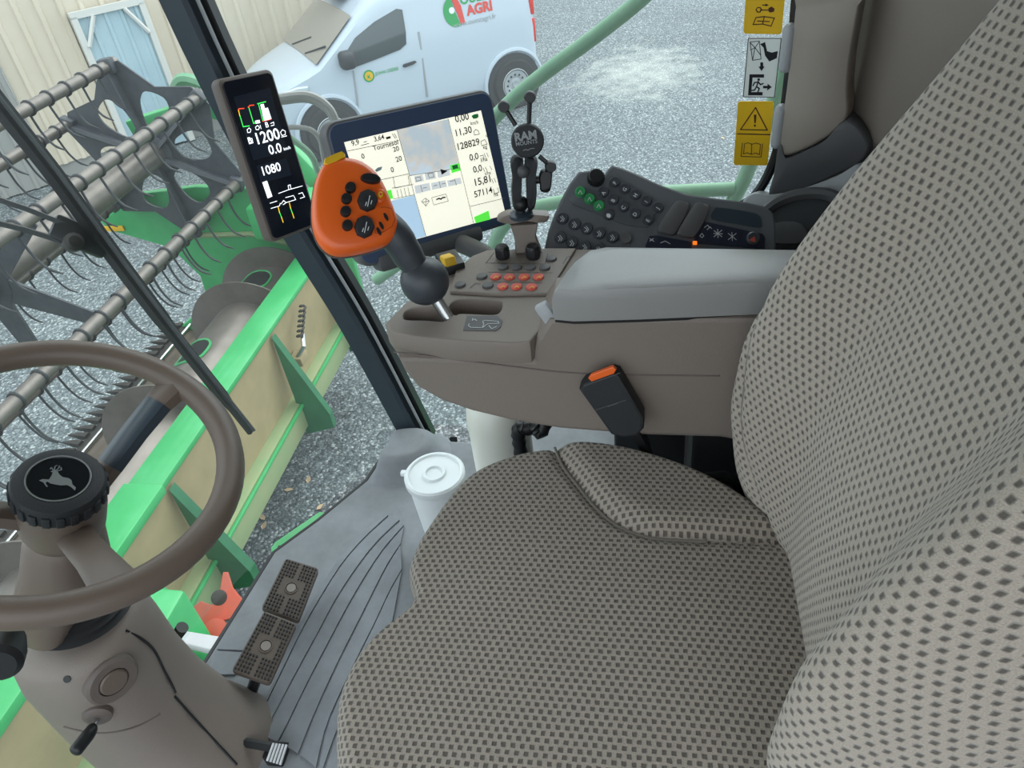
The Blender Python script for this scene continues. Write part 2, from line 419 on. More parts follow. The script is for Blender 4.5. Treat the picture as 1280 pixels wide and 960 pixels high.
# --- barn wall
WD = nrm3(V((.736, -.677, 0))); WN = V((-.677, -.736, 0)); WB = V((8.3, 8.2, ZG))
def wallp(px, py): return PP(px, py, WB, WN)
def wt(p): return (V(p) - WB).dot(WD)
T0 = wt(wallp(4, 90)); WH = 6.0
wall = mk('wall_barn', [WB + WD * t + WN * -.02 + V((0, 0, z)) for t, z in ((-8, 0), (6.2, 0), (6.2, .25), (-8, .25))] +
          [WB + WD * t + WN * -.25 + V((0, 0, z)) for t, z in ((-8, 0), (6.2, 0), (6.2, .25), (-8, .25))],
          [(0, 1, 2, 3), (4, 5, 6, 7), (0, 1, 5, 4), (1, 2, 6, 5), (2, 3, 7, 6), (3, 0, 4, 7)], MT['cladding_base'], None, 0); tag(wall, kind='structure')
def ribbed(width, pitch, z0, z1, rib=.035):
    xs = []; n = round(width / pitch)
    for k in range(n):
        a = k * pitch
        xs += [(a, 0), (a + pitch * .60, 0), (a + pitch * .68, rib), (a + pitch * .86, rib), (a + pitch * .94, 0)]
    xs.append((width, 0)); vs_ = []; fs = []
    for x, d in xs: vs_ += [(x, d, z0), (x, d, z1)]
    for i in range(len(xs) - 1): fs.append((2 * i, 2 * i + 2, 2 * i + 3, 2 * i + 1))
    m_ = len(vs_); vs_ += [(0, -.04, z0), (0, -.04, z1), (width, -.04, z0), (width, -.04, z1)]
    fs.append((m_, m_ + 1, m_ + 3, m_ + 2)); return vs_, fs
MW = Matrix(((WD.x, WN.x, 0, WB.x), (WD.y, WN.y, 0, WB.y), (0, 0, 1, WB.z), (0, 0, 0, 1)))
a, bfc = ribbed(1.0, .25, .2, WH)
pm = bpy.data.meshes.new('cladding_panel'); pm.from_pydata(a, [], bfc); fin(pm, MT['cladding'], 0)
t = T0
while t < 6.1:
    inst('cladding_panel', pm, MW @ Matrix.Translation((t, 0, 0)), wall); t += 1.0
a, bfc = ribbed(2.0, .2, .02, 4.4, .025)
pg_ = bpy.data.meshes.new('sheet'); pg_.from_pydata(a, [], bfc); fin(pg_, MT['cladding_base'], 0)
d = thing('sliding_door', 'grey ribbed sliding door at the end of the cream barn wall', 'door', WB + WD * (T0 - 1.1))
for k in (1, 2): inst('door_sheet', pg_, MW @ Matrix.Translation((T0 - 2.0 * k - .02, .06, 0)), d)
box('door_rail', (4.2, .12, .14), MW @ Matrix.Translation((T0 - 2.0, .08, 4.46)), MT['door_frame'], d)
# blue-grey door leaf
q = [wallp(*p) for p in ((94, 23), (170, 4))]
ta, tb, zt = wt(q[0]), wt(q[1]), (q[0].z + q[1].z) / 2 - ZG
dl = thing('barn_door', 'pale blue ribbed metal door in the cream barn wall', 'door', WB + WD * (ta + tb) / 2)
wdt = tb - ta; nrib = 4
a, bfc = ribbed(wdt, wdt / nrib, .03, zt, .02)
me = bpy.data.meshes.new('door_sheet'); me.from_pydata(a, [], bfc); fin(me, MT['door_blue'], 0); inst('door_sheet', me, MW @ Matrix.Translation((ta, .08, 0)), dl)
for tt in (ta - .04, tb + .04): box('door_stile', (.08, .09, zt), MW @ Matrix.Translation((tt, .09, zt / 2 + .02)), MT['door_frame'], dl)
box('door_header', (wdt + .16, .09, .08), MW @ Matrix.Translation(((ta + tb) / 2, .09, zt + .04)), MT['door_frame'], dl)
for s_, tt in ((1, ta), (-1, tb)):
    tube('corner_brace', [MW @ V((tt, .13, zt - .34)), MW @ V((tt + s_ * .20, .13, zt))], .03, MT['door_frame'], dl, 6)
# --- van
VH = nrm3(V((-.59, .81, 0))); VN = V((VH.y, -VH.x, 0)); VR = P(643, 104, z=ZG + .34); VO = V((VR.x, VR.y, ZG))
def vmap(px, py):
    p = PP(px, py, VO, VN); return ((p - VO).dot(VH), p.z - ZG)
def VP(s, l, z): return VO + VH * s + VN * l + V((0, 0, z))
van = thing('van', 'white delivery van with a red and green logo parked on the gravel', 'van', VO + VN * .95 + VH * 1.4)
ws_b = vmap(405, 86); ws_t = vmap(449, 20)
TOP = [(-.42, 1.78), (-.30, 1.85), (.5, 1.88), (ws_t[0] - .28, 1.80), (ws_t[0], ws_t[1] + .02), (ws_b[0] + .06, ws_b[1] + .03), (ws_b[0] + .5, 1.0), (3.45, .86), (3.62, .70), (3.70, .5)]
def vtop(s): return interp(TOP, s)
def vl(s, z):
    l = .125 * max(0, (z - 1.0) / .85) ** 1.35
    if s > 2.7: l += .42 * ((s - 2.7) / 1.0) ** 2.2
    if s < -.3: l += .06 * ((-.3 - s) / .12) ** 2
    return l
def vsec(s):
    zt_ = vtop(s); out = []
    for f_ in (0, .06, .14, .24, .36, .5, .64, .76, .87, .94):
        z = .24 + (zt_ - .24) * f_; out.append((vl(s, z) + (.05 * (1 - f_ / .14) ** 2 if f_ < .14 else 0), z))
    e_ = vl(s, zt_)
    out += [(e_ + .02, zt_ - .045), (e_ + .07, zt_ - .012), (e_ + .2, zt_ + .004), (.55, zt_ + .018), (.95, zt_ + .025)]
    return out + [(1.9 - l, z) for l, z in out[-2::-1]]
ST = [-.42, -.40, -.34, -.2] + [-.05 + .16 * k for k in range(23)] + [3.6, 3.68, 3.70]
vs_, fs = [], []; rows = [vsec(s) for s in ST]; m_ = len(rows[0])
for s, r_ in zip(ST, rows): vs_ += [VP(s, l, z) for l, z in r_]
for j in range(len(ST) - 1):
    for i in range(m_ - 1): fs.append((j * m_ + i, j * m_ + i + 1, (j + 1) * m_ + i + 1, (j + 1) * m_ + i))
fs.append(tuple(range(m_))); fs.append(tuple((len(ST) - 1) * m_ + i for i in range(m_)))
mk('body', vs_, fs, MT['van_white'], van, 35)
def vside(name, pix, mat_, off=.006, sp=0, th=.012, parent=van):
    pts = [vmap(*p) for p in pix]
    if sp: pts = [(p.x, p.y) for p in cspline([V((a_, b_, 0)) for a_, b_ in pts], sp)]
    ring = [VP(s, vl(s, z) - off, z) for s, z in pts]
    return dome(name, ring, -VN, [(1, -th), (1, 0), (.985, .002)], mat_, parent, 30)
win = vside('side_window', [(427, 82), (429, 72), (445, 48), (470, 28), (498, 12), (505, 13), (508, 40), (508, 55), (500, 62), (470, 74), (441, 85)], MT['van_glass'], .012)
vs_, fs = [], []
nu = 12
for j in range(7):
    s = ws_t[0] + .06 + (ws_b[0] - ws_t[0]) * j / 6; zt_ = vtop(s)
    for i in range(nu + 1):
        e_ = vl(s, zt_) + .07; l = e_ + (1.9 - 2 * e_) * i / nu
        vs_.append(VP(s, l, zt_ + .025 - .02 * abs(2 * i / nu - 1) ** 3) + V((0, 0, .012)) + VH * .008)
for j in range(6):
    for i in range(nu): fs.append((j * (nu + 1) + i, j * (nu + 1) + i + 1, (j + 1) * (nu + 1) + i + 1, (j + 1) * (nu + 1) + i))
mk('windscreen', vs_, fs, MT['van_screen'], van, 60)
for l0 in (.62, 1.28):
    tube('wiper', [VP(ws_b[0] + .05, l0, vtop(ws_b[0] + .05) + .045), VP(ws_b[0] - .12, l0 - .45, vtop(ws_b[0] - .12) + .045)], .012, MT['van_trim'], van, 6)
vside('door_seam', [(523, 40), (525.2, 40), (535, 121), (532.8, 121)], MT['print_grey'], .014, th=.008)
vside('door_seam', [(441, 88), (442.5, 88), (447, 122), (450, 150), (448.5, 150), (445, 122)], MT['print_grey'], .014, th=.008)
vside('door_handle', [(503, 83), (504, 80), (518, 75.5), (520, 77), (516, 80), (505, 84)], MT['van_trim'], .03, th=.02)
hp = [vmap(*p) for p in ((357, 117), (372, 110), (385, 108), (386, 113), (374, 121), (358, 124))]
dome('headlamp', [VP(s, vl(s, z) - .02, z) for s, z in hp], -VN, [(1, -.06), (1, 0), (.8, .015)], MT['lamp_clear'], van)
# wheels
tp = [(.19, -.10), (.25, -.105), (.315, -.10), (.335, -.07), (.337, 0), (.337, .06), (.315, .10), (.25, .105), (.19, .10)]
rp_ = [(.0, .085), (.05, .09), (.055, .078), (.09, .074), (.11, .085), (.15, .09), (.19, .092), (.205, .108), (.215, .10)]
def vwheel(s, l, out):
    M = frame(VP(s, l, .337), VN * out, V((0, 0, 1)))
    t_ = link('wheel', lathe_me(tp, 36, M, 'wheel', False), van, MT['tyre'], 35); lathe('rim', [(.215, -.09)] + rp_[::-1], M, MT['steel_rim'], t_, 30)
    for k in range(12):
        a_ = 2 * math.pi * k / 12
        lathe('rim_hole', [(.016, 0), (.016, .004)], M @ Matrix.Translation((.13 * math.cos(a_), .13 * math.sin(a_), .0865)), MT['van_trim'], t_, 8)
fws = vmap(416, 169)[0]
for s in (0, fws):
    vwheel(s, .04, -1); vwheel(s, 1.86, 1)
    ar = [(s + .43 * math.cos(a_), .34 + .43 * math.sin(a_)) for a_ in [math.radians(-14 + 208 * k / 20) for k in range(21)]]
    lathe('wheel_arch', [(.41, -.3), (.41, .012), (.40, .014)], frame(VP(s, 0, .34), -VN, V((0, 0, 1))), MT['van_trim'], van, 36)
    ring_ = [(s + .45 * math.cos(a_), .34 + .45 * math.sin(a_)) for a_ in [math.radians(-10 + 200 * k / 20) for k in range(21)]]
    tube('arch_lip', [VP(a_, -.006, z) for a_, z in ring_], .03, MT['van_white'], van, 6)
# door mirror, roof pod, tail lamp
mp = vmap(432, 74)
mh = dome('door_mirror', [VP(mp[0] + dx, vl(*mp) - .10, mp[1] + dz) for dx, dz in rrect(.20, .22, .06)], -VN, [(.6, -.14), (.95, -.08), (1, -.02), (.9, .05), (.6, .08)], MT['van_trim'], van)
for z0, z1 in ((.80, 1.12), (1.16, 1.42)):
    box('tail_lamp', (.07, .10, z1 - z0), frame(VP(-.40, vl(-.40, 1.1) + .04, (z0 + z1) / 2), -VN, V((0, 0, 1))) @ Matrix.Rotation(math.pi / 2, 4, 'X'), MT['lamp_red'], van, .02)
rpod = V(PP(415, 2, VO + VN * .95, VN)); 
box('roof_pod', (.55, .9, .16), frame(VP(ws_t[0] - .15, 1.05, vtop(ws_t[0] - .15) + .10), V((0, 0, 1)), VN), MT['van_trim'], van, .05)
# lettering on the van side
def vtext(s_, p0, p1, mat_, name, bold=0):
    A, B = vmap(*p0), vmap(*p1); z = (A[1] + B[1]) / 2
    M = frame(VP(A[0], vl(A[0], z) - .006, z), -VN + V((0, 0, .12)), V((0, 0, 1)))
    return link(name, text_me(s_, M, .2, A[0] - B[0], name, bold=bold), van, mat_, 0)
vtext('OUEST', (578, 7), (618, -3), MT['print_green'], 'lettering', .006)
vtext('AGRI', (585, 20), (617, 12.5), MT['print_red'], 'lettering', .008)
vtext('www.ouestagri.fr', (568, 36), (621, 22), MT['print_grey'], 'lettering')
vtext('JOHN DEERE', (469, 94.5), (498, 87), MT['print_green'], 'lettering', .003)
for (cx, cy), r_, mm_, nm in (((461, 95), .075, MT['print_green'], 'roundel'), ((461, 95), .055, MT['yellow'], 'roundel')):
    s_, z_ = vmap(cx, cy)
    lathe(nm, [(r_, 0), (r_, .002 + (.002 if r_ < .06 else 0))], frame(VP(s_, vl(s_, z_) - .004, z_), -VN, V((0, 0, 1))), mm_, van, 20)
s_, z_ = vmap(460.5, 96)
plate('roundel_figure', [(-.03, -.03), (-.01, .0), (-.02, .03), (0, .012), (.02, .032), (.012, 0), (.034, -.03), (.01, -.012), (-.01, -.012)], frame(VP(s_, vl(s_, z_) - .010, z_), -VN, V((0, 0, 1))), .002, MT['print_green'], van)
s_, z_ = vmap(570, 15); M = frame(VP(s_, vl(s_, z_) - .008, z_), -VN + V((0, 0, .12)), V((0, 0, 1)))
k_ = .16
arc = [(k_ * math.cos(a_), k_ * 1.15 * math.sin(a_)) for a_ in [math.radians(100 + 200 * i / 16) for i in range(17)]]
plate('logo_leaf', arc + [(.045, -.15), (.02, -.06), (-.01, .05), (-.02, .10)], M, .002, MT['print_green'], van)
plate('logo_leaf', [(-.03, .2), (.05, .17), (.10, .05), (.12, -.16), (.055, -.17), (.035, -.05), (.005, .06)], M, .002, MT['print_red'], van)
lathe('logo_dot', [(.04, 0), (.04, .003)], M @ Matrix.Translation((-.04, .02, .001)), MT['print_white'], van, 14)

# ================================================================ HEADER
XE = 4.02; X0 = -2.6; BY, BZ = 2.19, -1.05
hd = thing('combine_header', 'green combine harvester header with dusty steel auger beyond the windscreen', 'harvester header', (1.5, 2.6, -1.95))
def hbox(name, x0, x1, y0, y1, z0, z1, mt, bev=.008, parent=None):
    return box(name, (x1 - x0, y1 - y0, z1 - z0), Matrix.Translation(((x0 + x1) / 2, (y0 + y1) / 2, (z0 + z1) / 2)), MT[mt], parent or hd, bev)
hbox('top_beam', 1.62, XE, BY, BY + .175, BZ - .035, BZ, 'green', .008)
hbox('top_beam', X0, 1.618, BY - .015, BY + .185, BZ - .04, BZ + .012, 'green', .008)
mk('back_sheet', [(X0, BY + .012, BZ - .03), (XE, BY + .012, BZ - .03), (XE, BY + .05, -1.62), (X0, BY + .05, -1.62), (X0, BY + .03, BZ - .03), (XE, BY + .03, BZ - .03), (XE, BY + .08, -1.62), (X0, BY + .08, -1.62)],
   [(0, 1, 2, 3), (4, 5, 6, 7), (0, 1, 5, 4), (2, 3, 7, 6), (1, 2, 6, 5), (0, 3, 7, 4)], MT['dusty_sheet'], hd, 0)
hbox('lower_beam', X0, XE, BY - .03, BY + .12, -1.80, -1.60, 'green_dusty', .02)
hbox('edge_rail', X0, XE, BY - .05, BY - .03, -1.625, -1.605, 'green', .004)
mk('trough', [(X0, BY + .08, -1.70), (XE, BY + .08, -1.70), (XE, 2.55, -1.93), (X0, 2.55, -1.93), (XE, 3.0, -1.93), (X0, 3.0, -1.93), (XE, 3.62, -1.84), (X0, 3.62, -1.84)],
   [(0, 1, 2, 3), (3, 2, 4, 5), (5, 4, 6, 7)], MT['trough_steel'], hd, 0)
# braces: folded triangular posts on the back
def brace(x, zt_, zb, wd=.10, mt='green_dark', yb=.20):
    vs_ = [(x - .02, BY - .005, zt_), (x + .03, BY - .005, zt_), (x + wd, BY - .005, zb), (x - wd * .3, BY - .005, zb), (x - wd * .3, BY - yb, zb + .05), (x + wd, BY - yb, zb + .05),
           (x - wd * .3, BY - yb, zb - .06), (x + wd, BY - yb, zb - .06), (x - wd * .3, BY, zb - .12), (x + wd, BY, zb - .12)]
    fs = [(0, 1, 5, 4), (0, 4, 6, 8, 3), (1, 2, 9, 7, 5), (4, 5, 7, 6), (6, 7, 9, 8), (0, 3, 2, 1), (3, 8, 9, 2)]
    return mk('brace', vs_, fs, MT[mt], hd, 0)
brace(2.86, BZ - .05, -1.74, .035); brace(1.66, BZ - .05, -1.74, .045); brace(1.28, BZ - .25, -1.74, .06, 'green'); brace(3.75, BZ - .05, -1.74, .035)
tube('coil_spring', [(3.06 + .004 * k + 0.018 * math.cos(k * 1.05), BY - .05 + .018 * math.sin(k * 1.05), BZ - .20 + .0035 * k) for k in range(40)], .008, MT['dark_steel'], hd, 6)
tube('latch_pin', [(3.0, BY - .03, BZ - .30), (3.02, BY - .08, BZ - .24), (3.1, BY - .05, BZ - .2)], .014, MT['bright_steel'], hd, 8)
hbox('latch_plate', 2.97, 3.07, BY - .06, BY + .02, BZ - .36, BZ - .30, 'dusty_sheet', .004)
# auger
AY, AZ, AR, FR = 2.66, -1.40, .22, .37
au = lathe('auger', [(AR - .02, X0 + .1), (AR, X0 + .1), (AR, XE - .06), (AR - .02, XE - .06)], Matrix.Translation((0, AY, AZ)) @ Matrix.Rotation(math.pi / 2, 4, 'Y'), MT['auger_steel'], hd, 40)
def flight(x, name='flight'):
    vs_, fs = [], []; n = 44; turns = 1.02
    for i in range(n + 1):
        a_ = 2 * math.pi * turns * i / n - .5; xx = x + .26 * (i / n - .5)
        for r_, dx in ((AR - .005, 0), (FR, 0), (FR, .008), (AR - .005, .008)):
            vs_.append((xx + dx, AY + r_ * math.cos(a_), AZ + r_ * math.sin(a_)))
    for i in range(n):
        for k in range(4):
            l_ = (k + 1) % 4; fs.append((4 * i + k, 4 * i + l_, 4 * i + 4 + l_, 4 * i + 4 + k))
    fs += [(0, 1, 2, 3), (4 * n, 4 * n + 1, 4 * n + 2, 4 * n + 3)]
    return mk(name, vs_, fs, MT['auger_steel'], au, 40)
for x in (.3, 1.3, 2.35, 3.40, 3.86): flight(x)
def cyl_patch(name, px, py, ru, rv, mt, lift, ring=0):
    # oval opening on the auger skin at the place seen in the photograph
    d_ = ray(px, py); A_ = d_.y ** 2 + d_.z ** 2; oy, oz = CAM.y - AY, CAM.z - AZ
    B_ = d_.y * oy + d_.z * oz; C_ = oy ** 2 + oz ** 2 - AR ** 2; disc = B_ * B_ - A_ * C_
    t_ = (-B_ - math.sqrt(max(disc, 0))) / A_; p = CAM + d_ * t_; th0 = math.atan2(p.z - AZ, p.y - AY)
    out = []; n = 20
    for i in range(n):
        a_ = 2 * math.pi * i / n; c_, s_ = math.cos(a_), math.sin(a_)
        du = ru * math.copysign(abs(c_) ** .7, c_); dv = rv * math.copysign(abs(s_) ** .7, s_)
        th = th0 + dv / AR; r_ = AR + lift; out.append(V((p.x + du, AY + r_ * math.cos(th), AZ + r_ * math.sin(th))))
    if ring: tube(name, out + out[:2], ring, MT[mt], au, 6)
    else:
        c_ = V((p.x, AY + (AR + lift) * math.cos(th0), AZ + (AR + lift) * math.sin(th0)))
        inn = [c_.lerp(q_, .5) for q_ in out]
        for q_ in inn: 
            th = math.atan2(q_.z - AZ, q_.y - AY); q_.y = AY + (AR + lift) * math.cos(th); q_.z = AZ + (AR + lift) * math.sin(th)
        fs = [(i, (i + 1) % n, n + (i + 1) % n, n + i) for i in range(n)] + [(n + i, n + (i + 1) % n, 2 * n) for i in range(n)]
        mk(name, out + inn + [c_], fs, MT[mt], au, 60)
for px, py in ((316, 350), (238, 440)):
    cyl_patch('opening', px, py, .11, .11, 'black', .006); cyl_patch('opening_rim', px, py, .114, .114, 'green', .003, .009)
    q_ = None
# cutter bar and knife guards
CY, CZ = 3.64, -1.82
hbox('cutter_bar', X0, XE, CY - .02, CY + .05, CZ - .03, CZ + .005, 'dark_steel', .004)
tube('knife_rod', [(X0, CY - .06, CZ + .035), (XE, CY - .06, CZ + .035)], .014, MT['bright_steel'], hd, 8)
gv = [(-.022, 0, -.02), (.022, 0, -.02), (.022, 0, .022), (-.022, 0, .022), (-.016, .07, -.014), (.016, .07, -.014), (.016, .07, .02), (-.016, .07, .02), (0, .17, .006)]
gf = [(0, 1, 2, 3), (0, 1, 5, 4), (1, 2, 6, 5), (2, 3, 7, 6), (3, 0, 4, 7), (4, 5, 8), (5, 6, 8), (6, 7, 8), (7, 4, 8)]
gm = bpy.data.meshes.new('knife_guard'); gm.from_pydata(gv, [], gf); fin(gm, MT['dark_steel'], 0)
for k in range(44):
    inst('knife_guard', gm, Matrix.Translation((.75 + .0762 * k, CY + .04, CZ)) @ Matrix.Rotation(random.uniform(-.08, .08), 4, 'Z'), hd)
# right-hand end panel and divider
plate('end_panel', local(frame((XE, 0, 0), (-1, 0, 0), (0, 0, 1)), [(XE, y, z) for y, z in ((2.10, -.95), (2.55, -.70), (3.10, -.66), (3.58, -.70), (3.95, -.90), (3.9, -.97), (3.48, -1.12), (3.34, -1.36), (3.36, -1.6), (3.72, -1.84), (3.62, -1.98), (2.3, -1.98), (2.10, -1.7))]),
      frame((XE + .04, 0, 0), (-1, 0, 0), (0, 0, 1)), .05, MT['green'], hd, .008)
tube('end_panel_rail', [(XE - .02, 2.3, -1.18), (XE - .02, 2.8, -1.02), (XE - .02, 3.4, -1.02)], .02, MT['green_dusty'], hd, 8)
hbox('end_box', XE - .30, XE + .02, 2.16, 2.62, -.93, -.70, 'green', .02)
hbox('warning_flash', XE - .022, XE - .012, 3.78, 3.98, -.97, -.93, 'yellow', .002)
# reel lift arm and ram
tube('reel_arm', [(XE + .16, 2.2, -.85), (XE + .16, 2.55, -.32), (XE + .16, 2.9, -.18), (XE + .16, 3.5, -.30)], 1, MT['green'], hd, section=rrect(.09, .13, .015, 2))
tube('lift_ram', [(XE + .1, 2.15, -1.0), (XE + .13, 2.75, -.42)], .035, MT['green'], hd, 10)
hs_ = spline([(XE + .2, 3.15, -.12), (XE + .2, 3.05, -.02), (XE + .2, 2.92, -.05), (XE + .2, 2.80, -.16), (XE + .2, 2.72, -.3)], 6)
tube('hose_guard', hs_, .042, MT['rail_green'], hd, 8)
# feeder-house fittings at the back of the header
hbox('adapter_post', .95, 1.16, BY - .32, BY - .02, -1.95, BZ - .1, 'green', .02)
tube('adapter_pipe', [(.9, BY - .35, -1.5), (1.1, BY - .45, -1.42), (1.25, BY - .4, -1.55), (1.3, BY - .25, -1.75)], .03, MT['green'], hd, 8)
rb = P(272, 762, y=BY - .25)
Mr = frame((0, BY - .25, 0), (-.25, -.6, .75), (0, 0, 1)); Mr = frame(rb, (-.45, -.35, .82), (0, 1, 0))
pplate('lock_hook', [(240, 762), (252, 752), (266, 757), (276, 738), (280, 716), (286, 716), (292, 735), (309, 756), (296, 772), (275, 778), (262, 788), (246, 782), (236, 772)], Mr, .03, MT['red_oxide'], hd, .004)
lathe('lock_pin', [(.05, 0), (.05, .05), (.02, .055)], Mr @ Matrix.Translation((-.09, -.02, .02)), MT['red_oxide'], hd, 16)
lathe('lock_eye', [(.035, .031), (.028, .0325)], Mr @ Matrix.Translation((.05, 0, 0)), MT['dark_steel'], hd, 16)

# ================================================================ REEL
RY, RZ, RR = 3.23, -.38, .56
rl = thing('reel', 'grey pickup reel with five-tine bars and pierced end plate above the header', 'harvester reel', (1.5, RY, RZ - RR))
rl['label'] = 'grey pickup reel with curved steel tines and a pierced end plate'
lathe('centre_tube', [(.085, X0 + .2), (.085, 3.98)], Matrix.Translation((0, RY, RZ)) @ Matrix.Rotation(math.pi / 2, 4, 'Y'), MT['reel_tube'], rl, 24)
THS = [83.3, 23.3, 143.3, 203.3, -36.7, 263.3]
# tine: clip ring + curved wire, one mesh
ta_, tf_ = tube_data(spline([(0, .012, -.02), (0, .004, -.07), (0, -.012, -.14), (0, -.05, -.205), (0, -.11, -.235)], 4), [.0065] * 14 + [.005, .004, .003], 6)
ra_, rf_ = tube_data([(0, .037 * math.cos(2 * math.pi * k / 14), .037 * math.sin(2 * math.pi * k / 14)) for k in range(16)], .0075, 6)
k0 = len(ta_); tmv = [tuple(v) for v in ta_] + [tuple(v) for v in ra_]; tmf = tf_ + [tuple(i + k0 for i in f_) for f_ in rf_]
tm = bpy.data.meshes.new('tine'); tm.from_pydata(tmv, [], tmf); fin(tm, MT['tine_steel'], 60)
for th in THS:
    a_ = math.radians(th); y, z = RY + RR * math.cos(a_), RZ + RR * math.sin(a_)
    bt = lathe('tine_bar', [(.034, X0 + .2), (.034, XE - .04)], Matrix.Translation((0, y, z)) @ Matrix.Rotation(math.pi / 2, 4, 'Y'), MT['reel_tube'], rl, 16)
    x = XE - .22 - random.uniform(0, .05)
    while x > .9:
        inst('tine', tm, Matrix.Translation((x, y, z)) @ Matrix.Rotation(random.uniform(-.07, .07), 4, 'X') @ Matrix.Rotation(random.uniform(-.03, .03), 4, 'Y'), bt); x -= .16
def reel_frame(x): return frame((x, RY, RZ), (-1, 0, 0), (0, 0, 1))     # local u = -y... looking along +x
def ring2(r_, n, ph=0): return [(r_ * math.cos(ph + 2 * math.pi * k / n), r_ * math.sin(ph + 2 * math.pi * k / n)) for k in range(n)]
def ry(u, v): return (-u, v) if False else (u, v)
MF = reel_frame(3.93); Mi_ = MF.inverted()
def yz(th, r_):
    a_ = math.radians(th); p = Mi_ @ V((3.93, RY + r_ * math.cos(a_), RZ + r_ * math.sin(a_))); return (p.x, p.y)
outer = []
for th in sorted(t_ % 360 for t_ in THS):
    outer += [yz(th - 7, RR * 1.03), yz(th + 7, RR * 1.03), yz(th + 30, RR * .80)]
def oval(th, r0, r1, half):
    pts = []
    for rr, dd in ((r0, half * .45), (r0 + (r1 - r0) * .3, half * .85), (r0 + (r1 - r0) * .7, half), (r1, half * .6), (r1, -half * .6), (r0 + (r1 - r0) * .7, -half), (r0 + (r1 - r0) * .3, -half * .85), (r0, -half * .45)):
        a_ = math.radians(th); ca, sa = math.cos(a_), math.sin(a_)
        p = Mi_ @ V((3.93, RY + rr * ca - dd * sa, RZ + rr * sa + dd * ca)); pts.append(V((p.x, p.y, 0)))
    return [(p.x, p.y) for p in cspline(pts, 3)]
plate('end_plate', [outer] + [oval(th + 30, .17, .40, .095) for th in THS], MF, .012, MT['reel_grey'], rl)
for th in THS:      # folded stiffening ribs
    a_ = math.radians(th); d_ = V((0, math.cos(a_), math.sin(a_)))
    tube('end_plate_rib', [V((3.905, RY, RZ)) + d_ * .09, V((3.905, RY, RZ)) + d_ * .53], 1, MT['reel_grey'], rl, section=[(-.045, -.012), (.045, -.012), (.03, .012), (-.03, .012)])
    box('bearing_block', (.06, .09, .09), Matrix.Translation((3.90, RY + RR * math.cos(a_), RZ + RR * math.sin(a_))) @ Matrix.Rotation(a_, 4, 'X'), MT['reel_grey'], rl, .012)
lathe('end_hub', [(.13, 0), (.13, .02), (.10, .03)], MF @ Matrix.Translation((0, 0, .01)), MT['reel_grey'], rl, 24)
for xs_ in (2.29, .65):
    for th in THS:
        a_ = math.radians(th); d_ = V((0, math.cos(a_), math.sin(a_)))
        tube('spider_arm', [V((xs_, RY, RZ)) + d_ * .07, V((xs_, RY, RZ)) + d_ * (RR - .02)], [1.25, .7], MT['reel_grey'], rl, section=[(-.006, -.06), (.006, -.06), (.006, .06), (-.006, .06)])
    lathe('spider_hub', [(.14, -.01), (.14, .01)], reel_frame(xs_), MT['reel_grey'], rl, 20)

# ================================================================ rail, mirror and bits beside the cab
RX = 1.28
gr = thing('guard_rail', 'green tubular guard rail outside the right-hand cab window', 'guard rail', (RX, .1, .1))
up_ = spline([P(840, -40, x=RX), P(800, 0, x=RX), P(740, 48, x=RX), P(680, 92, x=RX), P(635, 130, x=RX), P(600, 170, x=RX), P(560, 235, x=RX), P(520, 310, x=RX), P(470, 350, x=RX)], 5)
tube('upper_tube', up_, .0165, MT['rail_green'], gr, 12)
lo_ = spline([P(600, 420, x=RX), P(612, 330, x=RX), P(628, 285, x=RX), P(660, 262, x=RX), P(720, 250, x=RX), P(820, 241, x=RX), P(918, 236, x=RX)], 5)
tube('lower_tube', lo_, .0165, MT['rail_green'], gr, 12)
tube('upright_tube', [P(890, 300, x=RX), P(930, 225, x=RX), P(960, 150, x=RX), P(986, 70, x=RX), P(1008, 0, x=RX)], .0175, MT['rail_green'], gr, 12)
tube('cross_tube', [P(906, 262, x=RX), P(926, 268, x=RX + .02), P(960, 290, x=RX + .05)], .014, MT['rail_green'], gr, 10)
mr = thing('mirror_bracket', 'bent grey twin-tube bracket fixed outside the windscreen pillar', 'bracket', (.90, interp([(0, .62), (1, .847)], .98) + .02, .98))
MX = 1.15
rt = V((.895, .86, 1.05))
for dx, dy, rr_ in ((0, 0, .0085), (.02, 5, .0085)):
    tube('bracket_tube', spline([rt + V((0, dx, dx)), P(300, 118 + dy, x=1.05), P(330, 125 + dy, x=MX + dx), P(354, 121 + dy, x=MX + dx), P(385, 119 + dy, x=MX + dx), P(408, 131 + dy, x=MX + dx), P(420, 152 + dy, x=MX + dx), P(427, 190, x=MX + dx), P(434, 250, x=MX + dx)], 5), rr_, MT['hose_grey'], mr, 8)
tube('bracket_loop', spline([P(434, 252, x=MX), P(412, 225, x=MX), P(404, 195, x=MX), P(400, 175, x=MX), P(388, 162, x=MX), P(366, 159, x=MX), P(345, 162, x=MX)], 5), .006, MT['hose_grey'], mr, 8)
tube('bracket_stay', spline([P(345, 162, x=MX), P(372, 179, x=MX), P(390, 196, x=MX), P(402, 222, x=MX), P(434, 250, x=MX)], 5), .0075, MT['rail_green'], mr, 8)
br = thing('step_bracket', 'green folded step bracket below the front edge of the cab floor', 'bracket', P(355, 700, z=-.12))
M = frame(P(365, 690, z=-.12), (-.1, -.2, 1), (0, 1, 0))
pplate('step_plate', [(340, 690), (345, 683), (400, 645), (420, 648), (400, 690), (350, 715), (341, 704)], M, .02, MT['green'], br, .004)
for (x, y) in ((352, 692), (365, 686)): box('bolt_head', (.014, .014, .006), M @ Matrix.Translation(M.inverted() @ PP(x, y, M.to_translation(), M.col[2].to_3d())) @ Matrix.Translation((0, 0, .022)), MT['black'], br, .002)
pf = thing('side_platform', 'light green side platform sheet outside beneath the right cab glass', 'platform', (1.1, .3, -.3))
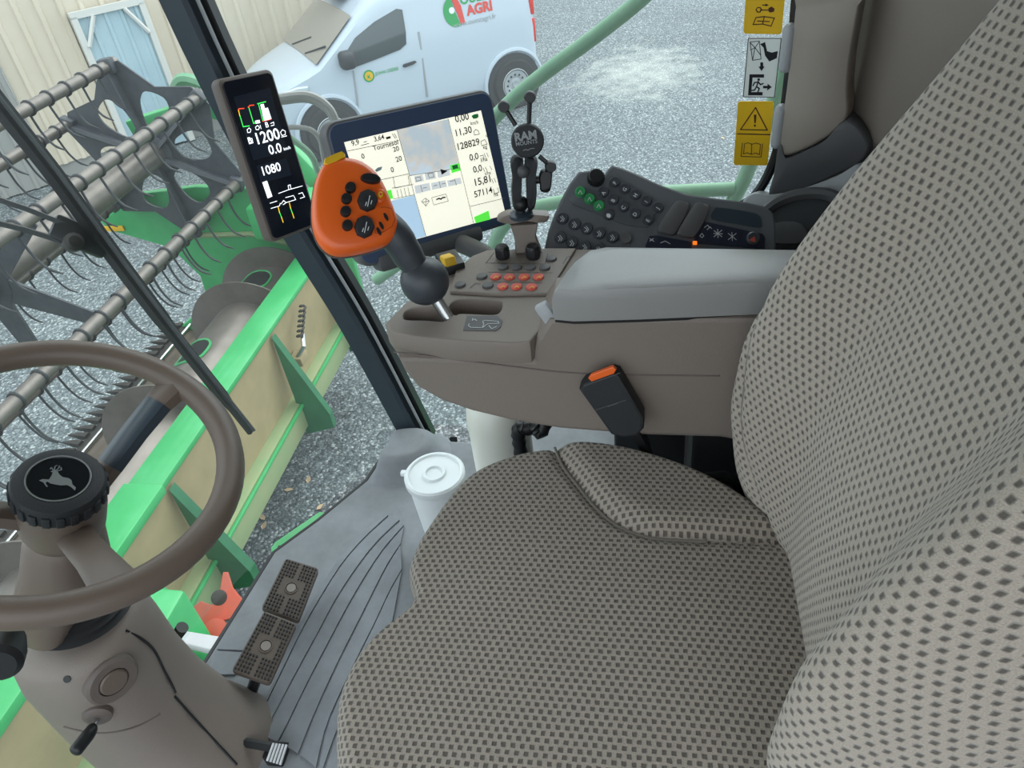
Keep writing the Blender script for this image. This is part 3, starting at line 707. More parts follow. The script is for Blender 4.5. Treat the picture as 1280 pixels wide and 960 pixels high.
box('deck_sheet', (.5, .55, .02), Matrix.Translation((1.22, .22, -.25)), MT['green'], pf, .004)
box('deck_leg', (.05, .05, .35), Matrix.Translation((1.22, .22, -.43)), MT['green'], pf, .004)
wb = thing('white_ledge', 'white painted ledge with green fittings beside the steering column', 'ledge', (.62, 1.2, -.6))
M = frame(P(262, 808, z=-.55), (0, -.1, 1), (0, 1, 0))
pplate('ledge_plate', [(228, 803), (232, 795), (280, 803), (290, 812), (276, 822), (235, 812)], M, .03, MT['ledge_white'], wb, .004)
M2 = frame(P(240, 835, z=-.62), (0, -.2, 1), (0, 1, 0))
pplate('ledge_casting', [(215, 812), (235, 815), (272, 826), (262, 850), (245, 872), (222, 850)], M2, .05, MT['green'], wb, .01)
tube('casting_pipe', [P(222, 818, z=-.55), P(236, 830, z=-.55), P(246, 850, z=-.56)], .02, MT['green_dusty'], wb, 8)
lp = bpy.data.meshes.new('fallen_leaf'); lp.from_pydata([(0, 0, 0), (.03, .02, .012), (.07, .01, .006), (.1, -.02, .015), (.06, -.035, .01), (.02, -.03, .004)], [], [(0, 1, 2, 5), (2, 3, 4, 5)]); lp.transform(Matrix.Scale(.65, 4)); fin(lp, MT['leaf'], 0)
for px, py, rz in ((385, 604, .4), (367, 612, 2.0), (331, 650, 1.1), (404, 630, 3.0), (328, 662, .2), (905, 174, .6)):
    o = inst('fallen_leaf', lp, Matrix.Translation(P(px, py, z=ZG) + V((0, 0, .002))) @ Matrix.Rotation(rz, 4, 'Z')); tag(o, 'small dry brown leaf lying on the grey gravel', 'leaf', 'dry leaves on the gravel')
# ================================================================ CAB SHELL
XCTR = .066
YP = [(-.1, .60), (-.02, .617), (.338, .697), (.629, .779), (1.0, .847), (1.5, .885), (2, .90)]
def wsy(x, z): return interp(YP, z) + .36 * (1 - ((x - XCTR) / .81) ** 2)
def onws(px, py, lift=0):
    d_ = ray(px, py); a_, b_ = .2, 4.0
    for _ in range(60):
        m_ = (a_ + b_) / 2; p = CAM + d_ * m_
        if p.y - wsy(p.x, p.z) < 0: a_ = m_
        else: b_ = m_
    p = CAM + d_ * (a_ - lift); return p
# floor with its ribbed mat
fo = [(.93, .36), (.835, .40), (.845, .53), (.85, .62), (.813, .67), (.704, .69), (.578, .765), (.484, .832), (.324, .85), (.169, .868), (0, .872), (-.17, .85), (-.40, .76), (-.60, .66), (-.72, .56), (-.72, -.52), (.93, -.52)]
fl = plate('floor', [fo], Matrix.Translation((0, 0, -.03)), .03, MT['mat_grey'], None, .004); tag(fl, kind='structure')
tube('floor_edging', [V((x, y, -.012)) for x, y in fo[2:15]], .012, MT['rubber'], fl, 8)
CR = lambda pts: [P(220 + x * .4583, 520 + y * .4583, z=.004) for x, y in pts]
LN = [[(572, 266), (505, 322), (440, 395), (385, 480), (335, 575)],
      [(580, 272), (515, 330), (452, 402), (398, 486), (345, 578), (290, 690), (205, 864)],
      [(612, 284), (548, 345), (490, 420), (438, 500), (390, 590), (330, 700), (240, 872)],
      [(622, 300), (565, 365), (515, 440), (468, 520), (420, 610), (362, 720), (306, 835), (280, 890)],
      [(612, 350), (575, 410), (535, 490), (490, 580), (440, 680), (385, 800), (336, 922)],
      [(616, 420), (582, 480), (545, 560), (500, 650), (452, 750), (410, 850), (385, 960)],
      [(590, 560), (560, 620), (525, 690), (480, 770), (440, 860), (405, 960)],
      [(640, 640), (600, 680), (560, 740), (520, 820), (480, 900), (450, 980)]]
for i in range(len(LN) - 1):
    A_ = spline(CR(LN[i]), 4); B_ = spline(CR(LN[i + 1]), 4)
    n_ = 14
    def samp(L_, k): 
        t_ = k / n_ * (len(L_) - 1); j = min(int(t_), len(L_) - 2); return L_[j].lerp(L_[j + 1], t_ - j)
    up_, dn_ = [], []
    for k in range(n_ + 1):
        a_, b_ = samp(A_, k), samp(B_, k); g_ = min(.3, .0028 / max(.004, (b_ - a_).length)); up_.append(a_.lerp(b_, g_)); dn_.append(b_.lerp(a_, g_))
    vs_ = []
    for a_, b_ in zip(up_, dn_):
        a0 = V((a_.x, a_.y, -.004)); b0 = V((b_.x, b_.y, -.004)); hh = .0045
        vs_ += [a0, V((a_.x, a_.y, hh)), V((b_.x, b_.y, hh)), b0]
    fs = []
    for k in range(n_):
        for j in range(3): fs.append((4 * k + j, 4 * k + j + 1, 4 * k + 5 + j, 4 * k + 4 + j))
    fs += [(0, 1, 2, 3), (4 * n_, 4 * n_ + 1, 4 * n_ + 2, 4 * n_ + 3)]
    mk('mat_rib', vs_, fs, MT['rib_grey'], fl, 25)
for poly in ([(160, 860), (192, 768), (236, 770), (196, 862)], [(130, 600), (215, 600), (200, 640), (112, 636)], [(82, 706), (108, 640), (196, 645), (160, 705)]):
    plate('mat_rib', [local(I4, CR(poly))], Matrix.Translation((0, 0, -.004)), .0085, MT['rib_grey'], fl, .001)
# moulded foot where the pillar enters the floor
ft = [P(x, y, z=0) for x, y in ((487, 560), (500, 548), (548, 546), (560, 566), (545, 592), (505, 606), (470, 604), (468, 592), (480, 578))]
dome('pillar_boot', cspline(ft, 4), (0, 0, 1), [(1.12, -.003), (1.0, .004), (.88, .018), (.72, .045), (.60, .058), (.5, .06)], MT['mat_grey'], fl)
# front right pillar
pth = spline([(.87, y, z) for z, y in YP[1:]], 6)
pil = tube('trim_1', pth, 1, MT['slate'], None, section=[(-.026, -.022), (.020, -.026), (.026, -.018), (.026, .022), (-.026, .026)], smooth=25); tag(pil, kind='structure')
tube('seal_strip', [p + V((.018, -.036, 0)) for p in pth], 1, MT['black'], pil, section=[(-.012, -.010), (.012, -.010), (.012, .010), (-.012, .010)])
tube('bright_bead', [p + V((-.006, -.036, 0)) for p in pth], .0035, MT['pad_grey'], pil, 6)
# windscreen
vs_, fs = [], []; NX, NZ = 26, 20
for j in range(NZ + 1):
    z = -.03 + 1.57 * j / NZ
    for i in range(NX + 1):
        x = -.74 + 1.62 * i / NX; vs_.append((x, wsy(x, z), z))
for j in range(NZ):
    for i in range(NX): fs.append((j * (NX + 1) + i, j * (NX + 1) + i + 1, (j + 1) * (NX + 1) + i + 1, (j + 1) * (NX + 1) + i))
o = mk('window_1', vs_, fs, MT['glass'], None, 170); tag(o, 'curved front windscreen of the cab', kind='structure')
# right-hand side glass
WX = .925
vs_, fs = [], []
for j in range(NZ + 1):
    z = -.02 + 1.56 * j / NZ
    for i in range(9):
        y0, y1 = -.24, interp(YP, z) - .02; vs_.append((WX, y0 + (y1 - y0) * i / 8, z))
for j in range(NZ):
    for i in range(8): fs.append((j * 9 + i, j * 9 + i + 1, (j + 1) * 9 + i + 1, (j + 1) * 9 + i))
o = mk('window_2', vs_, fs, MT['glass_side'], None, 170); tag(o, 'right-hand side glass of the cab', kind='structure')
# sill rail under the side glass, lower wall, rear wall, roof
o = box('wall_right', (.08, .62, .50), Matrix.Translation((.965, -.23, .24)), MT['taupe_dark'], None, .01); tag(o, kind='structure')
o = box('wall_rear', (1.72, .06, 1.62), Matrix.Translation((.10, -.56, .78)), MT['taupe_dark'], None, .01); tag(o, kind='structure')
o = box('ceiling', (1.78, 1.75, .08), Matrix.Translation((.10, .30, 1.59)), MT['ceiling_grey'], None, .03); tag(o, kind='structure')
# rear right pillar with its moulded covers
pb = box('trim_2', (.10, .34, 1.55), Matrix.Translation((.985, -.40, .78)), MT['taupe_dark'], None, .01); tag(pb, kind='structure')
seal = spline([P(x, y, x=.905) for x, y in ((1004, -60), (996, 0), (991, 60), (985, 110), (978, 160), (968, 200), (950, 236), (928, 256), (890, 268), (850, 276), (800, 284))], 4)
tube('window_seal', seal, .009, MT['black'], pb, 8)
C7 = lambda pts: [(880 + x / 3.2, y / 3.2) for x, y in pts]
MB = frame(P(1000, 100, x=.885), (-.93, .36, 0), (0, 0, 1))
def padded(name, pix, M, th, mt, parent, n_=3, top=.9):
    o_, nn = M.to_translation(), M.col[2].to_3d()
    ring = cspline([PP(x, y, o_, nn) for x, y in pix], n_) if n_ else [PP(x, y, o_, nn) for x, y in pix]
    return dome(name, ring, nn, [(1, -.03), (1, 0), (.985, th * .55), (.95, th * .9), (top, th)], MT[mt], parent, 50)
padded('upper_cover', C7([(390, -60), (376, 0), (362, 130), (345, 280), (330, 400), (306, 545), (310, 590), (328, 618), (400, 595), (490, 548), (560, 490), (588, 440), (586, 340), (600, 200), (625, 60), (640, -20), (645, -60)]), MB, .022, 'taupe_light', pb)
for py in (185, 497):
    px_ = 343 if py == 185 else 308
    M = frame(PP(880 + px_ / 3.2, py / 3.2, MB.to_translation(), MB.col[2].to_3d()), (-.93, .36, 0), (-.0, -.0, 1))
    box('hinge_cap', (.022, .075, .03), M @ Matrix.Translation((0, 0, .01)), MT['pad_grey'], pb, .010, 3)
MB2 = frame(P(990, 215, x=.87), (-.90, .40, .15), (0, 0, 1))
padded('middle_cover', C7([(306, 560), (328, 622), (420, 590), (500, 545), (590, 460), (680, 560), (640, 640), (560, 680), (440, 735), (330, 772), (265, 775), (285, 690)]), MB2, .02, 'charcoal', pb)
MB3 = frame(P(950, 255, x=.855), (-.85, .40, .3), (0, 0, 1))
padded('lower_cover', C7([(160, 800), (200, 770), (265, 778), (350, 765), (450, 735), (560, 690), (640, 650), (640, 760), (560, 900), (420, 960), (260, 940), (170, 860)]), MB3, .015, 'pad_grey', pb)
MB4 = frame(P(990, 275, x=.76), (-.6, .35, .7), (0, 1, 0))
tray = thing('cup_tray', 'dark grey curved tray beside the seat back below the pillar', 'tray', P(990, 300, x=.78))
arc_ = spline([PP(x, y, MB4.to_translation(), MB4.col[2].to_3d()) for x, y in C7([(225, 870), (255, 840), (300, 808), (360, 785), (430, 775), (495, 780), (540, 800)])], 4)
tube('tray_rim', arc_, .011, MT['charcoal'], tray, 8)
padded('tray_bowl', C7([(225, 872), (270, 830), (350, 795), (440, 782), (520, 800), (520, 900), (420, 980), (300, 985), (235, 940)]), MB4, .003, 'black_soft', tray)
padded('tray_insert', C7([(265, 950), (290, 905), (400, 908), (420, 985), (280, 990)]), frame(P(985, 300, x=.72), (-.6, .35, .7), (0, 1, 0)), .02, 'charcoal', tray)
box('tray_stand', (.16, .14, .42), Matrix.Translation((.76, -.22, .21)), MT['black_soft'], tray, .01)
MR = frame((.7, -.47, 1.0), (0, 1, 0), (0, 0, 1))
rp = thing('rear_pad', 'smooth taupe padded panel behind the seat backrest', 'panel', (.75, -.40, .6))
PN = nrm3(V((-.42, .90, .0))); PO = V((.855, -.325, 1.0))
pr = [PP(x, y, PO, PN) for x, y in C7([(660, -80), (640, -10), (612, 120), (594, 260), (590, 370), (600, 470), (622, 560), (660, 612), (720, 600), (860, 560), (1000, 420), (1150, 260), (1300, 60), (1320, -60), (1000, -100)])]
dome('pad', cspline(pr, 3), PN, [(1, -.05), (1, 0), (.985, .014), (.95, .020), (.85, .024)], MT['taupe'], rp)
# wiper on the windscreen
wp = thing('wiper', 'long black wiper blade with twin arms across the windscreen', 'wiper', onws(100, 300, .0) + V((0, .02, 0)))
bl = [onws(x, y, -.03) for x, y in ((-40, 80), (0, 132), (60, 208), (100, 262), (150, 330), (200, 396), (250, 460), (290, 510), (314, 540))]
tube('blade', spline(bl, 3), [1.0] * 16 + [.8] * 5 + [.55] * 4, MT['black'], wp, section=[(-.014, -.008), (.014, -.008), (.014, .008), (-.014, .008)])
tube('blade_spine', [p + V((-.004, -.012, .008)) for p in spline(bl, 3)], [.004] * 20 + [.003] * 5, MT['charcoal'], wp, 6)
for a_, b_ in (((-30, 240), (88, 283)), ((-30, 272), (86, 304))):
    tube('wiper_arm', [onws(*a_, -.05), onws((a_[0] + b_[0]) / 2, (a_[1] + b_[1]) / 2 - 2, -.055), onws(*b_, -.05)], 1, MT['charcoal'], wp, section=[(-.012, -.004), (.012, -.004), (.012, .004), (-.012, .004)])
M = frame(onws(100, 296, -.04), (-.5, -.8, .4), (0, 0, 1))
box('wiper_bracket', (.045, .09, .02), M @ Matrix.Rotation(.7, 4, 'Z'), MT['black'], wp, .006)
lathe('pivot_nut', [(.016, 0), (.016, .02), (.010, .026)], frame(onws(90, 304, -.03), (-.5, -.8, .4), (0, 0, 1)), MT['dark_steel'], wp, 12)

# ---------------------------------------------------------------- flat print helpers
def strokes(pix, M, wd, mp=None, lift=.0005, closed=False):
    """pix: list of pixel polylines drawn as flat strips on the plane of M"""
    o_, nn = M.to_translation(), M.col[2].to_3d(); mes = []
    for pl in pix:
        pts = [PP(x, y, o_, nn) for x, y in ([mp(*q) for q in pl] if mp else pl)]
        vs_, fs = [], []
        for a_, b_ in zip(pts, pts[1:]):
            d_ = nrm3(b_ - a_); s_ = nn.cross(d_) * wd / 2; e_ = d_ * wd * .4; k = len(vs_)
            vs_ += [a_ - e_ - s_ + nn * lift, b_ + e_ - s_ + nn * lift, b_ + e_ + s_ + nn * lift, a_ - e_ + s_ + nn * lift]; fs.append((k, k + 1, k + 2, k + 3))
        me = bpy.data.meshes.new('s'); me.from_pydata([tuple(v) for v in vs_], [], fs); mes.append(me)
    return mes
def fills(pix, M, mp=None, lift=.0005):
    o_, nn = M.to_translation(), M.col[2].to_3d(); mes = []
    for pl in pix:
        pts = [PP(x, y, o_, nn) + nn * lift for x, y in ([mp(*q) for q in pl] if mp else pl)]
        mes.append(plate_me([local(M, pts)], M @ Matrix.Translation((0, 0, lift)), 0, 0))
    return mes
def prnt(name, mes, mt, parent): return link(name, join_me(mes, name), parent, MT[mt], 0)
def ptext(s_, p0, p1, M, mp=None, up=None, lift=.0006, bold=0):
    """text whose baseline runs from pixel p0 to pixel p1 on the plane of M"""
    o_, nn = M.to_translation(), M.col[2].to_3d()
    if mp: p0, p1 = mp(*p0), mp(*p1)
    a_, b_ = PP(*p0, o_, nn), PP(*p1, o_, nn); d_ = b_ - a_
    T = frame(a_ + nn * lift, nn, nn.cross(nrm3(d_)))
    return text_me(s_, T, .1, d_.length, bold=bold)
E4 = lambda x, y: (660 + x / 3.2, y / 3.2)
# safety stickers inside the side glass
SX = .918
MS_ = frame(P(948, 100, x=SX), (-1, 0, 0), (0, 0, 1))
def sticker(name, label, quad, mt):
    o_ = MS_.to_translation(); nn = MS_.col[2].to_3d(); pts = [PP(x, y, o_, nn) for x, y in quad]
    c_ = sum(pts, V((0, 0, 0))) / 4; r_ = []
    for i, p in enumerate(pts):                      # rounded corners
        a_, b_ = pts[i - 1], pts[(i + 1) % 4]; r_ += [p + nrm3(a_ - p) * .004, p + (nrm3(a_ - p) + nrm3(b_ - p)) * .0012, p + nrm3(b_ - p) * .004]
    me = plate_me([local(MS_, r_)], MS_ @ Matrix.Translation((0, 0, -.0006)), .0008, 0, name)
    return tag(link(name, me, None, MT[mt], 0), label, 'sticker')
s1 = sticker('warning_sticker', 'yellow sticker showing a key and an open manual on the side glass', [(934, -34), (984, -34), (977, 43), (929, 42)], 'sticker_yellow')
ky = strokes([[(912, 38), (918, 30), (928, 30), (934, 38), (928, 48), (918, 48), (912, 38)], [(930, 40), (962, 40)], [(938, 20), (958, 20)], [(900, 98), (912, 70), (945, 66), (985, 72), (972, 104), (938, 96), (900, 98)], [(945, 66), (938, 96)], [(918, 84), (965, 86)]], MS_, .0016, E4)
prnt('print', ky + fills([[(962, 32), (974, 26), (986, 34), (984, 46), (970, 50), (962, 46)], [(950, 14), (962, 20), (950, 26)]], MS_, E4), 'print_brown', s1)
s2 = sticker('exit_sticker', 'white emergency exit sticker with black running figure on the side glass', [E4(880, 150), E4(1015, 150), E4(987, 391), E4(858, 389)], 'sticker_white')
bd = strokes([[(881, 153), (1013, 153), (985, 389), (861, 387), (881, 153)]], MS_, .0012, E4)
gl = strokes([[(888, 168), (925, 164), (932, 236), (898, 241), (888, 168)], [(890, 200), (908, 190), (925, 166)], [(908, 190), (898, 240)], [(908, 190), (930, 220)], [(890, 172), (908, 190)]], MS_, .0011, E4)
fi = fills([[(928, 176), (948, 168), (956, 204), (975, 210), (999, 204), (995, 232), (965, 246), (948, 222), (942, 190)], [(929, 249), (940, 249), (941, 266), (946, 266), (934, 284), (922, 266), (929, 266)],
            [(886, 297), (944, 297), (944, 310), (898, 310), (893, 368), (938, 368), (938, 381), (880, 381)],
            [(940, 343), (958, 343), (958, 334), (975, 348), (956, 362), (957, 353), (940, 353)], [(917, 314), (926, 312), (928, 321), (919, 324)]], MS_, E4)
rn = strokes([[(921, 326), (914, 346)], [(921, 328), (906, 330), (900, 342)], [(921, 328), (930, 338), (940, 334)], [(914, 346), (925, 354), (920, 366)], [(914, 346), (906, 360), (894, 362)]], MS_, .0022, E4)
prnt('print', bd + gl + fi + rn, 'print_black', s2)
s3 = sticker('warning_sticker', 'yellow sticker with warning triangle above a manual on the side glass', [E4(840, 405), E4(985, 405), E4(958, 662), E4(822, 660)], 'sticker_yellow')
prnt('print', strokes([[(910, 430), (957, 520), (850, 518), (910, 430)], [(838, 535), (968, 538)]], MS_, .002, E4) +
     strokes([[(858, 572), (852, 625), (932, 628), (938, 575)], [(866, 575), (862, 615)], [(930, 577), (926, 618)], [(895, 574), (893, 616)], [(866, 575), (880, 571), (895, 577), (912, 572), (930, 577)], [(862, 615), (878, 611), (893, 617), (910, 612), (926, 618)]], MS_, .0014, E4) +
     fills([[(903, 458), (914, 458), (911, 492), (905, 492)], [(904, 498), (911, 498), (911, 506), (904, 506)]], MS_, E4), 'print_brown', s3)
ds = plate('maker_sticker', [local(MS_, [PP(x, y, MS_.to_translation(), V((-1, 0, 0))) for x, y in ((561, 549), (563, 546), (571, 546), (572, 551), (569, 554), (562, 553))])], MS_ , .0008, MT['print_black'])
tag(ds, 'tiny black shield sticker low on the side glass', 'sticker')
# ================================================================ DRIVER'S SEAT
SXC = .066
seat = thing('driver_seat', 'grey-beige woven fabric driver seat with bolstered backrest', 'seat', (SXC, .05, 0))
half = [(SXC, .334), (.127, .352), (.195, .341), (.288, .304), (.335, .241), (.351, .173), (.345, .09), (.312, .0), (.266, -.068), (.20, -.125), (.12, -.155), (SXC, -.162)]
ol = half + [(2 * SXC - x, y + .045 * ss(.10, .30, y) * ss(-.0, .12, x - SXC)) for x, y in half[-2:0:-1]]
ring = cspline([V((x, y, 0)) for x, y in ol], 8); cc = V((SXC, .11, 0))
SEAM = spline([V((x, y, 0)) for x, y in ((.365, .20), (.351, .186), (.30, .165), (.264, .142), (.225, .115), (.195, .086), (.178, .05), (.174, .016), (.175, -.05), (.180, -.12))], 6)
def seam_d(x, y):
    if x < SXC: return -.2
    q_ = V((x, y, 0)); dm, side = 9, 0
    for a_, b_ in zip(SEAM, SEAM[1:]):
        ab = b_ - a_; t_ = min(1, max(0, (q_ - a_).dot(ab) / ab.length_squared)); w_ = q_ - (a_ + ab * t_)
        if w_.length < dm: dm = w_.length; side = 1 if ab.x * w_.y - ab.y * w_.x > 0 else -1
    return dm * side
PR = [(.86, .345), (.93, .352), (.975, .372), (.995, .398), (1.0, .42), (.995, .437), (.982, .452), (.96, .464), (.93, .472)] + [(.93 - .93 * k / 50, .472 + .008 * math.sin(math.pi * k / 50 * .6) - .006 * k / 50) for k in range(1, 50)]
vs_, fs, uv = [], [], []
NR = len(ring)
for i, p in enumerate(ring):
    pass
rows = []
arcs = [None] * len(PR)
for j in range(len(PR)):
    for i, p in enumerate(ring):
        k_, z = PR[j]; q_ = cc + (p - cc) * k_
        if z > .43:
            sdv = seam_d(q_.x, q_.y)
            fade = ss(.43, .465, z)
            bol = .016 * ss(-.002, -.04, -abs(sdv)) if False else (.016 * (1 - math.exp(-(max(0, sdv) / .018) ** 2)) if sdv > 0 else 0)
            z += fade * (bol - .007 * math.exp(-(sdv / .0055) ** 2))
        vs_.append(V((q_.x, q_.y, z)))
# arc-length UVs from the centre outwards
uv = [None] * len(vs_)
for i in range(NR):
    d_ = (ring[i] - cc); L_ = d_.length; d_ = d_ / L_; acc = PR[-1][0] * L_; prev = None
    for j in range(len(PR) - 1, -1, -1):
        v = vs_[j * NR + i]
        if prev is not None: acc += math.hypot(PR[j][0] * L_ - pr_, PR[j][1] - pz_)
        pr_, pz_ = PR[j][0] * L_, PR[j][1]; prev = v
        u_ = d_ * acc; uv[j * NR + i] = (u_.y, u_.x)
vs_.append(V((SXC, .11, vs_[-1].z))); uv.append((0, 0))
for j in range(len(PR) - 1):
    for i in range(NR):
        k = (i + 1) % NR; fs.append((j * NR + i, j * NR + k, (j + 1) * NR + k, (j + 1) * NR + i))
for i in range(NR): fs.append(((len(PR) - 1) * NR + i, (len(PR) - 1) * NR + (i + 1) % NR, len(vs_) - 1))
fs.append(tuple(range(NR))[::-1])
cu = mk('cushion', vs_, fs, MT['weave'], seat, 170, uv)
for sg in (1,):   # stitched seam cord in the groove
    pts = []
    for q_ in SEAM[8:-8]:
        x = q_.x if sg > 0 else 2 * SXC - q_.x
        pts.append(V((x, q_.y, .4705)))
    tube('seam', pts, .0022, MT['seam_cord'], cu, 6)
# backrest
YCT = [(.31, -.20), (.335, -.165), (.37, -.143), (.42, -.126), (.5, -.118), (.6, -.116), (.7, -.124), (.8, -.150), (.9, -.188), (1.0, -.232), (1.1, -.275), (1.2, -.315), (1.27, -.35), (1.31, -.41)]
HWT = [(.31, .19), (.36, .232), (.42, .252), (.5, .264), (.6, .270), (.75, .268), (.9, .258), (1.05, .243), (1.2, .205), (1.27, .17), (1.31, .12)]
BOT = [(.31, 0), (.40, .025), (.5, .052), (.6, .064), (.72, .064), (.85, .052), (1.0, .032), (1.2, .012), (1.31, 0)]
def smooth_tab(tab, x, h=.02): return (interp(tab, x - h) + interp(tab, x) * 2 + interp(tab, x + h)) / 4
ZS = [.31 + .99 * (j / 74) for j in range(75)] + [1.31]
SS_ = [-1 + 2 * i / 72 for i in range(73)]
SLT = [(.42, .50), (.48, .53), (.56, .68), (.69, .76), (.78, .86), (.84, .94)]
def back_y(s, z):
    yc = smooth_tab(YCT, z); bo = smooth_tab(BOT, z); a_ = abs(s)
    y = yc + (bo * ss(.30, .80, a_) if s > 0 else bo * 1.10 * ss(.40, .82, a_))
    if a_ > .78: y -= .105 * ((a_ - .78) / .22) ** 2.3
    sl = interp(SLT, z)
    if .42 < z < .84 and s > 0: y -= .006 * math.exp(-((a_ - sl) / .022) ** 2)
    return y
vs_, fs, uv = [], [], []; vv = 0; NC = len(SS_) + 4
for j, z in enumerate(ZS):
    w_ = smooth_tab(HWT, z); row = []
    yb = smooth_tab(YCT, z)
    row.append((SXC - w_ * .97, yb - .15)); row.append((SXC - w_ * 1.0, yb - .09))
    for s in SS_: row.append((SXC + w_ * (s - .035 * s * abs(s) ** 6 * 0), back_y(s, z)))
    row.append((SXC + w_ * 1.0, yb - .09)); row.append((SXC + w_ * .97, yb - .15))
    if j: vv += math.hypot(z - ZS[j - 1], yb - smooth_tab(YCT, ZS[j - 1]))
    mid_ = len(row) // 2; acc = [0]
    for a_, b_ in zip(row, row[1:]): acc.append(acc[-1] + math.hypot(b_[0] - a_[0], b_[1] - a_[1]))
    for (x, y), a_ in zip(row, acc): vs_.append(V((x, y, z))); uv.append((a_ - acc[mid_], vv))
for j in range(len(ZS) - 1):
    for i in range(NC - 1): fs.append((j * NC + i, j * NC + i + 1, (j + 1) * NC + i + 1, (j + 1) * NC + i))
fs.append(tuple(range(NC))); fs.append(tuple((len(ZS) - 1) * NC + i for i in range(NC)))
bk = mk('backrest', vs_, fs, MT['weave_back'], seat, 170, uv)
for sg in (1, -1):
    pts = []
    if sg < 0: continue
    for k in range(40):
        z = .43 + .39 * k / 39; s = sg * interp(SLT, z); pts.append(V((SXC + smooth_tab(HWT, z) * s, back_y(s, z) + .0003, z)))
    tube('seam', pts, .0018, MT['seam_cord'], bk, 6)
vs_, fs = [], []; zz = [.34, .36, .5, .7, .9, 1.05, 1.2, 1.26]
for z in zz:
    w_ = smooth_tab(HWT, z) * .99; yb = smooth_tab(YCT, z)
    for x, y in ((-w_ - .004, yb - .10), (-w_ - .004, yb - .155), (-w_ * .8, yb - .19), (0, yb - .20), (w_ * .8, yb - .19), (w_ + .004, yb - .155), (w_ + .004, yb - .10)): vs_.append(V((SXC + x, y, z)))
for j in range(len(zz) - 1):
    for i in range(6): fs.append((j * 7 + i, j * 7 + i + 1, (j + 1) * 7 + i + 1, (j + 1) * 7 + i))
fs.append(tuple(range(7))); fs.append(tuple((len(zz) - 1) * 7 + i for i in range(7)))
mk('back_shell', vs_, fs, MT['black_soft'], seat, 40)
box('pedestal', (.34, .36, .33), Matrix.Translation((SXC, .06, .176)), MT['black_soft'], seat, .03)
box('dark_filler', (.10, .42, .10), Matrix.Translation((.29, -.16, .36)), MT['black'], seat, .015)  # black box put in to darken the gap between cushion and console
box('dark_filler', (.10, .42, .10), Matrix.Translation((-.16, -.16, .36)), MT['black'], seat, .015)  # mirrored copy of the added black filler
tube('recline_lever', [(.33, -.10, .40), (.33, -.06, .43), (.325, -.02, .425)], .008, MT['black_soft'], seat, 8)
# seat belt buckle
MBK = frame((.335, .09, .57), (-1, .05, .12), (0, 0, 1))
bkl = thing('belt_buckle', 'black seat belt buckle with an orange release button', 'seat belt buckle', P(800, 545, x=.34))
pplate('buckle_body', [(727, 474), (733, 466), (768, 453), (776, 456), (806, 508), (806, 522), (798, 531), (780, 533), (766, 529)], MBK, .028, MT['black_soft'], bkl, .004)
M = MBK @ Matrix.Translation((0, 0, .026))
pplate('release_button', [(736, 470), (740, 465), (767, 455), (771, 459), (768, 464), (740, 474)], MBK @ Matrix.Translation((0, 0, .024)), .007, MT['orange'], bkl, .0015)
prnt('buckle_mark', strokes([[(731, 482), (775, 466)], [(745, 512), (782, 500)], [(760, 508), (772, 504)]], MBK @ Matrix.Translation((0, 0, .0285)), .0012), 'charcoal', bkl)
tube('buckle_strap', [P(788, 528, x=.345), P(797, 540, x=.345), P(806, 556, x=.345), P(812, 580, x=.34)], 1, MT['black'], bkl, section=[(-.012, -.006), (.012, -.006), (.012, .006), (-.012, .006)])

# ================================================================ STEERING WHEEL
SC = V((.0656, .701, .683)); SA = math.radians(24.8); SN = V((0, -math.sin(SA), math.cos(SA)))
MSW = frame(SC, SN, (0, 1, 0))
sw = thing('steering_wheel', 'brown steering wheel with a black knurled hub cap', 'steering wheel', SC - SN * .12)
def wpt(u, v, h=0): return MSW @ V((u, v, h))
rim = [wpt(.1835 * math.cos(2 * math.pi * k / 72), .1835 * math.sin(2 * math.pi * k / 72)) for k in range(72)]
vs_, fs = [], []
for k in range(72):
    a_ = 2 * math.pi * k / 72
    for m_ in range(14):
        b_ = 2 * math.pi * m_ / 14; r_ = .1835 + .0165 * math.cos(b_); vs_.append(wpt(r_ * math.cos(a_), r_ * math.sin(a_), .0165 * math.sin(b_)))
for k in range(72):
    for m_ in range(14):
        fs.append((k * 14 + m_, k * 14 + (m_ + 1) % 14, ((k + 1) % 72) * 14 + (m_ + 1) % 14, ((k + 1) % 72) * 14 + m_))
mk('rim', vs_, fs, MT['wheel_brown'], sw, 170)
HB = -.075                                          # hub sits below the rim
def hubz(h): return MSW @ Matrix.Translation((0, 0, h))
lathe('hub', [(.030, -.11), (.042, -.10), (.047, -.085), (.049, -.05), (.046, -.03), (.03, -.03)], hubz(-.022), MT['wheel_brown'], sw, 40)
kn = lathe('hub_cap', [(.042, -.034), (.0480, -.032), (.0490, -.012), (.0465, -.006), (.040, -.0035), (.034, -.003), (.033, -.0045)], hubz(-.022), MT['black_soft'], sw, 48)
for k in range(22):
    a_ = 2 * math.pi * k / 22
    box('grip_lug', (.009, .006, .017), hubz(-.044) @ Matrix.Rotation(a_, 4, 'Z') @ Matrix.Translation((.0482, 0, 0)) @ Matrix.Rotation(math.pi / 2, 4, 'Z'), MT['black_soft'], kn, .0015)
lathe('emblem_disc', [(.0325, -.005), (.0325, -.0036)], hubz(-.022), MT['black_gloss'], kn, 40)
em = MSW @ Matrix.Translation((0, 0, -.0254))
lathe('emblem_ring', [(.0335, -.0045), (.0335, -.0022), (.0315, -.0022), (.0315, -.0045)], hubz(-.022), MT['bright_steel'], kn, 40)
EH = lambda x, y: (x / 3.2, 420 + y / 3.2)
emp = frame(PP(72, 600, em.to_translation(), SN), SN, (0, 1, 0)) @ Matrix.Translation((0, 0, 0))
emp = frame(em.to_translation(), SN, (0, 1, 0))
hub_px = (SC - SN * .0254)
